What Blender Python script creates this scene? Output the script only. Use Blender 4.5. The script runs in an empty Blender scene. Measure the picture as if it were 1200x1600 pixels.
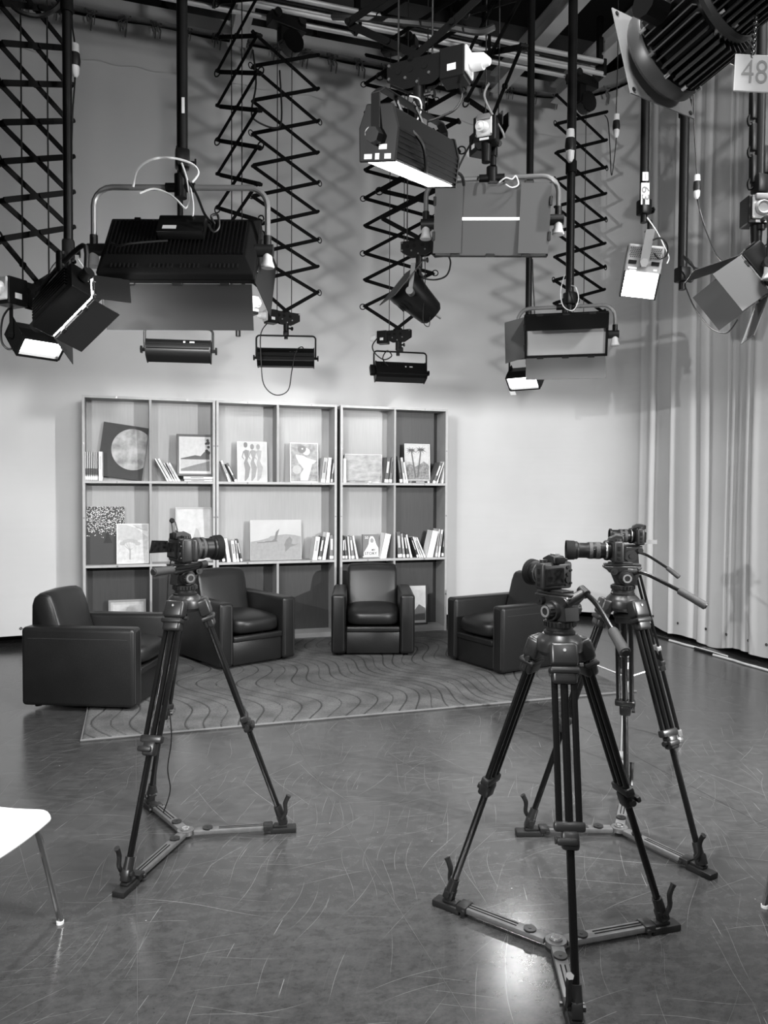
import bpy, bmesh, math, random
from mathutils import Vector, Matrix, Quaternion
rnd = random.Random(7)
scene = bpy.context.scene
col = scene.collection
R = math.radians

# ------------------------------------------------------------------ camera
YAW, PIT, ROLL, FPX = R(18), R(-1.67), 0.005, 1200.0
CAM = Vector((0, 0, 1.53))
_fw = Vector((math.sin(YAW)*math.cos(PIT), math.cos(YAW)*math.cos(PIT), math.sin(PIT)))
_r0 = Vector((math.cos(YAW), -math.sin(YAW), 0)); _u0 = _r0.cross(_fw)
_rt = _r0*math.cos(ROLL) + _u0*math.sin(ROLL); _up = _u0*math.cos(ROLL) - _r0*math.sin(ROLL)
cd = bpy.data.cameras.new('camera'); cam = bpy.data.objects.new('camera', cd); col.objects.link(cam)
cd.sensor_fit = 'VERTICAL'; cd.sensor_height = 32; cd.lens = 32*FPX/1600; cd.clip_start = 0.05; cd.clip_end = 100
_m = Matrix((_rt, _up, -_fw)).transposed().to_4x4(); _m.translation = CAM
cam.matrix_world = _m
scene.camera = cam
camR = _r0.copy(); camF = Vector((math.sin(YAW), math.cos(YAW), 0)); UP = Vector((0, 0, 1))
def ray(x, y): return _fw + _rt*(x-600)/FPX + _up*(800-y)/FPX
def at(x, y, Y):            # the room point seen at a photo pixel, on the plane y = Y
    r = ray(x, y); return CAM + r*(Y/r.y)
def atd(x, y, d): return CAM + ray(x, y)*d
def gnd(x, y, z=0):
    r = ray(x, y); return CAM + r*((z-CAM.z)/r.z)

# ------------------------------------------------------------------ world and exposure
w = bpy.data.worlds.new('studio_ambient'); scene.world = w; w.use_nodes = True
w.node_tree.nodes['Background'].inputs[0].default_value = (1, 1, 1, 1)
w.node_tree.nodes['Background'].inputs[1].default_value = 0.05
vs = scene.view_settings
vs.view_transform = 'Standard'; vs.look = 'None'; vs.gamma = 1; vs.use_curve_mapping = False
vs.exposure = 0.4

def area(name, loc, aim, size, power, sy=None, spread=160):
    l = bpy.data.lights.new(name, 'AREA'); l.energy = power; l.shape = 'RECTANGLE'
    l.size = size; l.size_y = sy or size; l.spread = R(spread)
    o = bpy.data.objects.new(name, l); col.objects.link(o); o.location = loc
    o.rotation_euler = (Vector(aim)-Vector(loc)).to_track_quat('-Z', 'Y').to_euler()
    return o
def spot(name, loc, aim, power, angle, blend=.5, radius=.05):
    l = bpy.data.lights.new(name, 'SPOT'); l.energy = power; l.spot_size = R(angle); l.spot_blend = blend
    l.shadow_soft_size = radius
    o = bpy.data.objects.new(name, l); col.objects.link(o); o.location = loc
    o.rotation_euler = (Vector(aim)-Vector(loc)).to_track_quat('-Z', 'Y').to_euler()
    return o
# lights out of frame, without fixtures; the fill among them is added
KEYS = [
    spot('key_light_right', (4.2, 0.6, 2.25), (1.0, 8.1, 1.2), 920, 84, .5, .03),
    spot('key_light_left', (-1.8, 0.6, 2.25), (3.9, 8.1, 1.2), 430, 88, .5, .03),
    area('cross_light_right', (4.4, -0.4, 4.2), (1.4, 8.1, 3.6), .45, 62, .45, 120),
    area('fill_light_back', (0.4, -2.6, 4.6), (1.5, 5.0, 2.6), 1.2, 32, .6, 140),  # added soft fill from the camera side, no lamp there
    area('overhead_fill_back', (0.6, 1.0, 5.2), (0.6, 1.9, 0), .7, 45, .4, 80),  # added fill over the floor, as is the next one
    area('overhead_fill_front', (2.9, 2.2, 5.2), (2.6, 3.2, 0), .7, 45, .4, 80),
]
# power of the lamps in view
P_PANEL, P_DOOR, P_FLOOD, P_STRIP, P_LONG = 45, 1.4, 4, 2.2, 18

# ------------------------------------------------------------------ materials
MATS = {}
def s2l(v):
    v = v/255.0
    return v/12.92 if v <= .04045 else ((v+.055)/1.055)**2.4
def mat(name, v, rough=.5, metal=0., spec=.5, noise=0, nscale=20, bump=0, bscale=60, emit=0, coat=0, stretch=(1, 1, 1)):
    if name in MATS: return MATS[name]
    m = bpy.data.materials.new(name); m.use_nodes = True; MATS[name] = m
    nt = m.node_tree; b = nt.nodes['Principled BSDF']
    c = s2l(v); b.inputs['Base Color'].default_value = (c, c, c, 1)
    b.inputs['Roughness'].default_value = rough; b.inputs['Metallic'].default_value = metal
    b.inputs['Specular IOR Level'].default_value = spec
    if coat: b.inputs['Coat Weight'].default_value = coat
    if emit:
        b.inputs['Emission Color'].default_value = (1, 1, 1, 1); b.inputs['Emission Strength'].default_value = emit
    if noise or bump:
        tc = nt.nodes.new('ShaderNodeTexCoord'); mp = nt.nodes.new('ShaderNodeMapping')
        mp.inputs['Scale'].default_value = stretch
        nt.links.new(tc.outputs['Object'], mp.inputs[0])
    if noise:
        n = nt.nodes.new('ShaderNodeTexNoise'); n.inputs['Scale'].default_value = nscale; n.inputs['Detail'].default_value = 5
        nt.links.new(mp.outputs[0], n.inputs['Vector'])
        r = nt.nodes.new('ShaderNodeMapRange'); r.inputs['From Min'].default_value = .3; r.inputs['From Max'].default_value = .7
        r.inputs['To Min'].default_value = c*(1-noise); r.inputs['To Max'].default_value = c*(1+noise)
        nt.links.new(n.outputs[0], r.inputs['Value']); nt.links.new(r.outputs[0], b.inputs['Base Color'])
    if bump:
        n2 = nt.nodes.new('ShaderNodeTexNoise'); n2.inputs['Scale'].default_value = bscale; n2.inputs['Detail'].default_value = 4
        nt.links.new(mp.outputs[0], n2.inputs['Vector'])
        bp = nt.nodes.new('ShaderNodeBump'); bp.inputs['Strength'].default_value = bump; bp.inputs['Distance'].default_value = .01
        nt.links.new(n2.outputs[0], bp.inputs['Height']); nt.links.new(bp.outputs[0], b.inputs['Normal'])
    return m
def node_mat(name):
    m = bpy.data.materials.new(name); m.use_nodes = True; MATS[name] = m
    nt = m.node_tree
    def N(t, **kw):
        n = nt.nodes.new('ShaderNode'+t)
        for k, v in kw.items():
            if k.startswith('i_'):
                key = k[2:]; key = int(key) if key.isdigit() else key
                n.inputs[key].default_value = v
            else: setattr(n, k, v)
        return n
    return m, nt, nt.nodes['Principled BSDF'], N, nt.links.new
BLK = mat('black_metal', 20, .4, .0, .22)
BLKM = mat('black_matte', 17, .7, 0, .12)
BLKG = mat('black_gloss', 16, .18, 0, .45)
SCIS = mat('scissor_black', 13, .6, 0, .1)
DARK = mat('dark_grey_plastic', 30, .42, 0, .35)
CAST = mat('dark_cast_metal', 34, .34, .1)
MID = mat('mid_grey_paint', 118, .5)
GREYP = mat('grey_paint_housing', 128, .45)
LEAF = mat('barn_door_paint', 36, .6, 0, .2)
LEAF_LIT = mat('lit_barn_door_paint', 92, .6, 0, .2)  # same door paint lightened for the doors that face the light
LEAFIN = mat('barn_door_inside', 205, .6)
STEEL = mat('steel', 190, .28, .9)
CHROME = mat('chrome', 225, .12, 1.)
ALU = mat('aluminium', 120, .42, .6, noise=.15, nscale=30)
WHT = mat('white_plastic', 232, .45)
CONN = mat('pale_connector_plastic', 205, .4)
PAPER = mat('paper_label', 236, .7)
RUBBER = mat('rubber_grip', 50, .62, bump=.25, bscale=300)
CABLE = mat('black_cable', 20, .5)
WCABLE = mat('white_cable', 225, .5)
GLASS = mat('lens_glass', 12, .06, 0, .8, coat=1)
SCREEN = mat('screen_glass', 26, .12, 0, .6, noise=.9, nscale=60)
LEATHER = mat('dark_leather', 26, .36, 0, .42, noise=.12, nscale=6, bump=.12, bscale=220)
LEATHSEAM = mat('leather_piping', 44, .42)
EMIT = mat('lit_diffuser', 245, .5, emit=14)
EMITS = mat('lit_slot', 245, .5, emit=2.2)
DIFF = mat('unlit_diffuser', 178, .45)
PIPE = mat('grey_pipe', 128, .4, .3)
RAILM = mat('painted_rail', 205, .45, .2)
TXT = mat('print_grey', 165, .7)
TXTW = mat('print_white', 235, .7)
TXTB = mat('print_black', 35, .7)
EDGE = mat('shelf_pale_edge', 172, .5, noise=.06, nscale=15)
SHELFIN = mat('shelf_board_face', 150, .5, noise=.06, nscale=9)
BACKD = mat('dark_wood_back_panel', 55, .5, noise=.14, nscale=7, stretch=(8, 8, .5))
BACKP = mat('shelf_back_panel', 164, .5, noise=.05, nscale=7, stretch=(8, 8, .5))

# ------------------------------------------------------------------ mesh building
class MB:
    def __init__(s, T=None): s.v, s.f, s.T = [], [], (T or Matrix())
    def add(s, vs, fs, M=None):
        k = len(s.v); X = s.T @ M if M is not None else s.T
        s.v += [X @ Vector(p) for p in vs]; s.f += [tuple(i+k for i in f) for f in fs]; return s
    def box(s, sx, sy, sz, c=(0, 0, 0), M=None):
        x, y, z = sx/2, sy/2, sz/2
        vs = [(c[0]+a*x, c[1]+b*y, c[2]+d*z) for a in (-1, 1) for b in (-1, 1) for d in (-1, 1)]
        return s.add(vs, [(0, 1, 3, 2), (4, 6, 7, 5), (0, 4, 5, 1), (2, 3, 7, 6), (0, 2, 6, 4), (1, 5, 7, 3)], M)
    def rbox(s, sx, sy, sz, r, c=(0, 0, 0), seg=3, M=None):
        bm = bmesh.new(); bmesh.ops.create_cube(bm, size=1)
        for v in bm.verts: v.co = Vector((v.co.x*sx, v.co.y*sy, v.co.z*sz))
        bmesh.ops.bevel(bm, geom=bm.edges[:], offset=r, segments=seg, affect='EDGES', profile=.5)
        return s.bm(bm, c, M)
    def bm(s, bm, c=(0, 0, 0), M=None):
        bm.verts.index_update(); c = Vector(c)
        s.add([v.co+c for v in bm.verts], [[v.index for v in f.verts] for f in bm.faces], M); bm.free(); return s
    def cyl(s, p0, p1, r0, r1=None, n=12, M=None):
        p0, p1 = Vector(p0), Vector(p1); r1 = r0 if r1 is None else r1
        q = (p1-p0).to_track_quat('Z', 'Y'); vs = []
        for p, r in ((p0, r0), (p1, r1)):
            vs += [p + q @ Vector((r*math.cos(2*math.pi*i/n), r*math.sin(2*math.pi*i/n), 0)) for i in range(n)]
        fs = [(i, (i+1) % n, n+(i+1) % n, n+i) for i in range(n)] + [tuple(range(n-1, -1, -1)), tuple(range(n, 2*n))]
        return s.add(vs, fs, M)
    def lathe(s, prof, p0=(0, 0, 0), axis=(0, 0, 1), n=24, M=None):
        q = Vector(axis).to_track_quat('Z', 'Y'); p0 = Vector(p0); vs = []; k = len(prof)
        for r, z in prof:
            vs += [p0 + q @ Vector((r*math.cos(2*math.pi*i/n), r*math.sin(2*math.pi*i/n), z)) for i in range(n)]
        fs = [(j*n+i, j*n+(i+1) % n, (j+1)*n+(i+1) % n, (j+1)*n+i) for j in range(k-1) for i in range(n)]
        if prof[0][0] > 1e-6 and prof[-1][0] > 1e-6 and k > 3: fs += [((k-1)*n+i, (k-1)*n+(i+1) % n, (i+1) % n, i) for i in range(n)]
        else: fs += [tuple(range(n-1, -1, -1)), tuple(range((k-1)*n, k*n))]
        return s.add(vs, fs, M)
    def tube(s, pts, r, n=8, closed=False, M=None):
        pts = [Vector(p) for p in pts]; m = len(pts); vs = []
        t0 = (pts[1]-pts[0]).normalized(); nrm = t0.orthogonal().normalized()
        for i, p in enumerate(pts):
            if closed: t = (pts[(i+1) % m]-pts[i-1]).normalized()
            else: t = (pts[min(i+1, m-1)]-pts[max(i-1, 0)]).normalized()
            nrm = (nrm - t*nrm.dot(t)).normalized(); b = t.cross(nrm)
            rr = r[i] if isinstance(r, (list, tuple)) else r
            vs += [p + nrm*rr*math.cos(2*math.pi*k/n) + b*rr*math.sin(2*math.pi*k/n) for k in range(n)]
        fs = [(i*n+k, i*n+(k+1) % n, ((i+1) % m)*n+(k+1) % n, ((i+1) % m)*n+k) for i in range(m if closed else m-1) for k in range(n)]
        if not closed: fs += [tuple(range(n-1, -1, -1)), tuple(range((m-1)*n, m*n))]
        return s.add(vs, fs, M)
    def prism(s, poly, h0, h1, M=None):       # poly in x,y extruded along z
        n = len(poly)
        vs = [(p[0], p[1], h0) for p in poly] + [(p[0], p[1], h1) for p in poly]
        fs = [tuple(range(n-1, -1, -1)), tuple(range(n, 2*n))] + [(i, (i+1) % n, n+(i+1) % n, n+i) for i in range(n)]
        return s.add(vs, fs, M)
    def bar(s, a, b, w, t, up=(0, 0, 1), M=None):    # rectangular bar from a to b, width w across, thickness t along up-ish
        a, b = Vector(a), Vector(b); d = (b-a); L = d.length; d.normalize()
        u = Vector(up); u = (u-d*u.dot(d))
        if u.length < 1e-4: u = d.orthogonal()
        u.normalize(); x = d.cross(u)
        X = Matrix((d, x, u)).transposed().to_4x4(); X.translation = (a+b)/2
        return s.box(L, w, t, M=(M @ X) if M is not None else X)
    def build(s, name, m, parent=None, smooth=True, bevel=0, ang=35):
        me = bpy.data.meshes.new(name); me.from_pydata([tuple(p) for p in s.v], [], s.f); me.update()
        bm = bmesh.new(); bm.from_mesh(me); bmesh.ops.recalc_face_normals(bm, faces=bm.faces[:]); bm.to_mesh(me); bm.free()
        me.materials.append(m)
        if smooth: me.shade_smooth(); me.set_sharp_from_angle(angle=R(ang))
        o = bpy.data.objects.new(name, me); col.objects.link(o)
        if parent: o.parent = parent
        if bevel:
            md = o.modifiers.new('bevel', 'BEVEL'); md.width = bevel; md.segments = 2; md.limit_method = 'ANGLE'; md.angle_limit = R(40)
        return o
def tag(o, label, cat=None, group=None, kind=None):
    if label: o['label'] = label
    if cat: o['category'] = cat
    if group: o['group'] = group
    if kind: o['kind'] = kind
    return o
def empty(name, loc=(0, 0, 0), rz=0, label=None, cat=None, group=None):
    o = bpy.data.objects.new(name, None); col.objects.link(o); o.location = loc; o.rotation_euler = (0, 0, rz)
    o.empty_display_size = .05
    if label: tag(o, label, cat, group)
    return o
def struct(name, mb, m, parent=None, **k):
    o = mb.build(name, m, parent, **k)
    if parent is None: o['kind'] = 'structure'
    return o
def inst(o, parent=None, M=None):
    c = o.copy(); col.objects.link(c); c.parent = parent
    if M is not None: c.matrix_local = M
    return c
def frame(x, y, z, o=(0, 0, 0)):
    X = Matrix((Vector(x), Vector(y), Vector(z))).transposed().to_4x4(); X.translation = Vector(o); return X
def arc(c, r, a0, a1, n, ax=(1, 0, 0), ay=(0, 0, 1)):
    c, ax, ay = Vector(c), Vector(ax), Vector(ay)
    return [c + ax*r*math.cos(a0+(a1-a0)*i/n) + ay*r*math.sin(a0+(a1-a0)*i/n) for i in range(n+1)]
def smooth_path(pts, k=6):
    pts = [Vector(p) for p in pts]; out = []
    for i in range(len(pts)-1):
        p0, p1, p2, p3 = pts[max(i-1, 0)], pts[i], pts[i+1], pts[min(i+2, len(pts)-1)]
        for j in range(k):
            t = j/k
            out.append(.5*((2*p1)+(p2-p0)*t+(2*p0-5*p1+4*p2-p3)*t*t+(3*p1-p0-3*p2+p3)*t**3))
    return out+[pts[-1]]
def text(body, size, m, parent, M, name='lettering', depth=.0004, align='CENTER', bold=0):
    cu = bpy.data.curves.new(name, 'FONT'); cu.body = body; cu.size = size; cu.extrude = depth
    cu.align_x = align; cu.align_y = 'CENTER'; cu.resolution_u = 3; cu.offset = bold
    tmp = bpy.data.objects.new('tmp', cu); col.objects.link(tmp)
    bpy.context.view_layer.update()
    me = bpy.data.meshes.new_from_object(tmp.evaluated_get(bpy.context.evaluated_depsgraph_get()))
    bpy.data.objects.remove(tmp); bpy.data.curves.remove(cu)
    me.transform(M); me.name = name; me.materials.clear(); me.materials.append(m)
    o = bpy.data.objects.new(name, me); col.objects.link(o); o.parent = parent
    return o
# ------------------------------------------------------------------ room shell
# floor: worn glossy vinyl with scratches and scuffs
m, nt, b, N, lk = node_mat('scratched_vinyl_floor')
tc = N('TexCoord')
n1 = N('TexNoise', i_Scale=1.7, i_Detail=9.0, i_Roughness=.72); lk(tc.outputs['Object'], n1.inputs['Vector'])
n2 = N('TexNoise', i_Scale=60.0, i_Detail=8.0, i_Roughness=.75); lk(tc.outputs['Object'], n2.inputs['Vector'])
mixn = N('Math', operation='MULTIPLY'); lk(n1.outputs[0], mixn.inputs[0]); lk(n2.outputs[0], mixn.inputs[1])
base = N('MapRange'); lk(mixn.outputs[0], base.inputs['Value'])
base.inputs['From Min'].default_value = .12; base.inputs['From Max'].default_value = .42
base.inputs['To Min'].default_value = .020; base.inputs['To Max'].default_value = .042
def scratch_layer(rot, cell_l, cell_w, width, off, keep, bend=.10):
    # sparse straight-ish strokes: one stroke per stretched cell, most cells dropped
    wob = N('TexNoise', i_Scale=1.1, i_Detail=1.0); lk(tc.outputs['Object'], wob.inputs['Vector'])
    vm = N('VectorMath', operation='MULTIPLY_ADD'); lk(wob.outputs[1], vm.inputs[0]); vm.inputs[1].default_value = (bend, bend, 0); lk(tc.outputs['Object'], vm.inputs[2])
    mp = N('Mapping'); mp.inputs['Rotation'].default_value = (0, 0, rot); mp.inputs['Location'].default_value = (off, off*1.7, 0); lk(vm.outputs[0], mp.inputs[0])
    m2 = N('Mapping'); m2.inputs['Scale'].default_value = (1/cell_l, 1/cell_w, 0); lk(mp.outputs[0], m2.inputs[0])
    vo = N('TexVoronoi', feature='F1', i_Scale=1.0, voronoi_dimensions='2D'); lk(m2.outputs[0], vo.inputs['Vector'])
    df = N('VectorMath', operation='SUBTRACT'); lk(m2.outputs[0], df.inputs[0]); lk(vo.outputs['Position'], df.inputs[1])
    sp_ = N('SeparateXYZ'); lk(df.outputs[0], sp_.inputs[0])
    ab = N('Math', operation='ABSOLUTE'); lk(sp_.outputs[1], ab.inputs[0])
    ln = N('MapRange'); lk(ab.outputs[0], ln.inputs['Value']); ln.inputs['From Min'].default_value = width/cell_w*.5; ln.inputs['From Max'].default_value = width/cell_w; ln.inputs['To Min'].default_value = 1; ln.inputs['To Max'].default_value = 0
    ax_ = N('Math', operation='ABSOLUTE'); lk(sp_.outputs[0], ax_.inputs[0])
    fd = N('MapRange'); lk(ax_.outputs[0], fd.inputs['Value']); fd.inputs['From Min'].default_value = .15; fd.inputs['From Max'].default_value = .4; fd.inputs['To Min'].default_value = 1; fd.inputs['To Max'].default_value = 0
    sc_ = N('SeparateColor'); lk(vo.outputs['Color'], sc_.inputs[0])
    kp = N('Math', operation='LESS_THAN', i_1=keep); lk(sc_.outputs[0], kp.inputs[0])
    st = N('MapRange'); lk(sc_.outputs[1], st.inputs['Value']); st.inputs['To Min'].default_value = .05; st.inputs['To Max'].default_value = .8
    m_1 = N('Math', operation='MULTIPLY'); lk(ln.outputs[0], m_1.inputs[0]); lk(fd.outputs[0], m_1.inputs[1])
    m_2 = N('Math', operation='MULTIPLY'); lk(m_1.outputs[0], m_2.inputs[0]); lk(kp.outputs[0], m_2.inputs[1])
    m_3 = N('Math', operation='MULTIPLY'); lk(m_2.outputs[0], m_3.inputs[0]); lk(st.outputs[0], m_3.inputs[1])
    return m_3.outputs[0]
ls = [scratch_layer(.5, .8, .16, .0008, 1.3, .22, .2), scratch_layer(-.7, .6, .14, .0007, 4.1, .2, .2), scratch_layer(1.35, 1.0, .2, .0009, 7.7, .18, .15),
      scratch_layer(2.4, .5, .12, .0007, 9.2, .22, .3), scratch_layer(.05, 2.0, .4, .0009, 2.2, .3, .3), scratch_layer(2.0, .16, .09, .0010, 6.2, .10),
      scratch_layer(.3, .35, .05, .0005, 5.3, .4, .35), scratch_layer(-1.1, .4, .05, .0005, 8.3, .4, .35), scratch_layer(1.9, .5, .06, .0005, 2.9, .4, .4), scratch_layer(-.1, .5, .05, .0005, 4.9, .4, .4)]
acc = ls[0]
for l in ls[1:]:
    a = N('Math', operation='MAXIMUM'); lk(acc, a.inputs[0]); lk(l, a.inputs[1]); acc = a.outputs[0]
# specks
vo = N('TexVoronoi', i_Scale=26.0); lk(tc.outputs['Object'], vo.inputs['Vector'])
sp = N('MapRange'); lk(vo.outputs['Distance'], sp.inputs['Value']); sp.inputs['From Min'].default_value = .05; sp.inputs['From Max'].default_value = .09; sp.inputs['To Min'].default_value = 1; sp.inputs['To Max'].default_value = 0
spm = N('Math', operation='GREATER_THAN', i_1=.88); lk(vo.outputs['Color'], spm.inputs[0])
sp2 = N('Math', operation='MULTIPLY'); lk(sp.outputs[0], sp2.inputs[0]); lk(spm.outputs[0], sp2.inputs[1])
a = N('Math', operation='MAXIMUM'); lk(acc, a.inputs[0]); lk(sp2.outputs[0], a.inputs[1]); acc = a.outputs[0]
# streaky haze of fine scuffs
mp = N('Mapping'); mp.inputs['Scale'].default_value = (2.4, 3.6, 1); mp.inputs['Rotation'].default_value = (0, 0, .5); lk(tc.outputs['Object'], mp.inputs[0])
hz = N('TexNoise', i_Scale=6.0, i_Detail=9.0, i_Roughness=.75); lk(mp.outputs[0], hz.inputs['Vector'])
hzr = N('MapRange'); lk(hz.outputs[0], hzr.inputs['Value']); hzr.inputs['From Min'].default_value = .36; hzr.inputs['From Max'].default_value = .82; hzr.inputs['To Max'].default_value = .042
ad = N('Math', operation='ADD'); lk(base.outputs[0], ad.inputs[0]); lk(hzr.outputs[0], ad.inputs[1])
sc = N('Math', operation='MULTIPLY_ADD', i_1=.20); lk(acc, sc.inputs[0]); lk(ad.outputs[0], sc.inputs[2])
lk(sc.outputs[0], b.inputs['Base Color'])
rg = N('MapRange'); lk(n2.outputs[0], rg.inputs['Value']); rg.inputs['To Min'].default_value = .12; rg.inputs['To Max'].default_value = .27
rg2 = N('Math', operation='MULTIPLY_ADD', i_1=.25); lk(acc, rg2.inputs[0]); lk(rg.outputs[0], rg2.inputs[2]); lk(rg2.outputs[0], b.inputs['Roughness'])
bp = N('Bump', i_Strength=.02, i_Distance=.01); lk(n2.outputs[0], bp.inputs['Height']); lk(bp.outputs[0], b.inputs['Normal'])
b.inputs['Specular IOR Level'].default_value = .68
FLOORM = m
# vinyl laid in sheets along the room: seams are real thin gaps between the sheets
fl = MB().box(13, 14.5, .02, (1.0, 3.0, -.018)).build('floor', mat('floor_bed', 60, .8)); fl['kind'] = 'structure'
sx = [-5.4, -3.66, -1.83, .002, .912, 2.74, 4.57, 7.4]
for i in range(len(sx)-1):
    MB().box(sx[i+1]-sx[i]-.0025, 14.4, .008, ((sx[i]+sx[i+1])/2, 3.0, -.004)).build('vinyl_sheet', FLOORM, fl, smooth=False)
for x in (.002, .912):
    MB().box(.0018, 12.6, .0012, (x, 2.2, .0002)).build('weld_seam', mat('seam_filler', 76, .6), fl, smooth=False)

WALLM = mat('dark_wall_paint', 62, .8, noise=.15, nscale=3)
struct('wall_back', MB().box(13, .15, 7.4, (1.0, 8.62, 3.6)), WALLM, smooth=False)
struct('wall_right', MB().box(.15, 14.5, 7.4, (5.88, 3.0, 3.6)), WALLM, smooth=False)
struct('wall_left', MB().box(.15, 14.5, 7.4, (-5.0, 3.0, 3.6)), WALLM, smooth=False)
struct('wall_front', MB().box(13, .15, 7.4, (1.0, -4.2, 3.6)), WALLM, smooth=False)
struct('ceiling', MB().box(13, 14.5, .15, (1.0, 3.0, 7.25)), mat('black_ceiling', 34, .9), smooth=False)
struct('baseboard_back', MB().box(9.6, .03, .14, (.4, 8.52, .07)), BLKM, smooth=False)
struct('baseboard_right', MB().box(.03, 10.5, .14, (5.79, 2.9, .07)), BLKM, smooth=False)

# ------------------------------------------------------------------ cyclorama cloth hanging round the room on a curved track
m, nt, b, N, lk = node_mat('cyclorama_cloth')
tc = N('TexCoord')
n1 = N('TexNoise', i_Scale=.8, i_Detail=5.0); lk(tc.outputs['Object'], n1.inputs['Vector'])
r1 = N('MapRange'); lk(n1.outputs[0], r1.inputs['Value']); r1.inputs['From Min'].default_value = .25; r1.inputs['From Max'].default_value = .75
r1.inputs['To Min'].default_value = .56; r1.inputs['To Max'].default_value = .66
lk(r1.outputs[0], b.inputs['Base Color']); b.inputs['Roughness'].default_value = .85; b.inputs['Specular IOR Level'].default_value = .2
mp = N('Mapping'); mp.inputs['Scale'].default_value = (.6, .6, 5); mp.inputs['Rotation'].default_value = (.06, .1, 0); lk(tc.outputs['Object'], mp.inputs[0])
n2 = N('TexNoise', i_Scale=1.1, i_Detail=2.0); lk(mp.outputs[0], n2.inputs['Vector'])
bp = N('Bump', i_Strength=.18, i_Distance=.05); lk(n2.outputs[0], bp.inputs['Height']); lk(bp.outputs[0], b.inputs['Normal'])
CYC = m
YB, XR, RC, ZT = 8.12, 5.34, .85, 6.16
def cyc_path(off=0.):
    pts = []   # (x, y, nx, ny, s)
    s = 0; x = -4.6
    while x < XR-RC: pts.append((x, YB-off, 0, -1, s)); x += .05; s += .05
    for i in range(25):
        a = math.pi/2*(1-i/24); pts.append((XR-RC+(RC-off)*math.cos(a), YB-RC+(RC-off)*math.sin(a), -math.cos(a), -math.sin(a), s)); s += RC*math.pi/48
    y = YB-RC-.012
    while y > -2: pts.append((XR-off, y, -1, 0, s)); y -= .012; s += .012
    return pts
# pleats of the gathered right side: positions along the wall and widths
rr = random.Random(11); PLE = []
y = 7.25
while y > -2:
    PLE.append((y, rr.uniform(.014, .04), rr.choice((-1, 1))*rr.uniform(.008, .032)))
    y -= rr.choice((.05, .07, .10, .14, .2, .3))*rr.uniform(.8, 1.2)
def fold(yy, z):
    if yy > 7.4: return 0
    d = 0
    for (py, wd, am) in PLE:
        if abs(yy-py) < .4:
            t = (yy-py+.012*math.sin(z*1.3+py*5))/wd
            d += am*math.exp(-t*t)
    return d*min(1, (7.4-yy)/.4)+.02*math.sin(yy*7)*min(1, (7.4-yy)/.5)
path = cyc_path()
zs = [0]+[i/14 for i in range(1, 14)]+[1]
vv, ff = [], []
for i, (x, y, nx, ny, s) in enumerate(path):
    zb = .095+.012*math.sin(s*1.9)
    if y < 7.2: zb = .055+.03*math.sin(y*2.7+.6)+.02*math.sin(y*9)
    zt = ZT-.05+.018*math.sin(s*4.2)
    for t in zs:
        z = zb+(zt-zb)*t
        d = fold(y, z)*(1-.35*t) if nx < -.95 else 0
        vv.append((x+nx*d, y+ny*d, z))
k = len(zs)
for i in range(len(path)-1):
    for j in range(k-1): ff.append((i*k+j, (i+1)*k+j, (i+1)*k+j+1, i*k+j+1))
cl = MB(); cl.v = [Vector(p) for p in vv]; cl.f = ff
CL = empty('cyclorama_curtain', (3, 8.12, 0), 0, 'tall pale grey cyclorama cloth hung round the back and right of the studio', 'curtain')
o = cl.build('cloth', CYC); o.parent = CL; o.matrix_parent_inverse = CL.matrix_world.inverted() if False else Matrix.Translation((-3, -8.12, 0))
# sewn top band slightly proud and eyelets along the hem
bd = MB()
pp = [(x, y) for (x, y, nx, ny, s) in cyc_path(.012) if ny < -.02]
vv = []; ff = []
for i, (x, y) in enumerate(pp):
    dz = .012*math.sin(i*.9)
    vv += [(x-3, y-8.12, ZT-.06), (x-3, y-8.12, ZT-.47+dz)]
    if i: ff.append((2*i-2, 2*i, 2*i+1, 2*i-1))
bd.v = [Vector(p) for p in vv]; bd.f = ff
bd.build('top_band', CYC, CL)
ey = MB().lathe([(.006, 0), (.013, .001), (.014, .004), (.006, .005)], n=10).build('eyelet', mat('dark_eyelet', 60, .4, .6), CL)
first = True
for i, (x, y, nx, ny, s) in enumerate(path):
    pass
def hem_spot(o, x, y, z, nx, ny):
    q = Vector((nx, ny, 0)).to_track_quat('Z', 'Y').to_matrix().to_4x4(); q.translation = Vector((x-3+nx*.004, y-8.12+ny*.004, z)); return q
spots = [(-1.05, YB, 0, -1), (4.0, YB, 0, -1), (XR, 7.0, -1, 0), (XR, 6.55, -1, 0), (XR, 6.2, -1, 0), (XR, 5.9, -1, 0), (XR, 5.6, -1, 0), (XR, 5.4, -1, 0)]
for i, (x, y, nx, ny) in enumerate(spots):
    o = ey if i == 0 else inst(ey, CL)
    d = fold(y, .1) if nx else 0
    o.matrix_local = hem_spot(o, x+nx*d, y+ny*d, .17, nx, ny)
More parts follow.
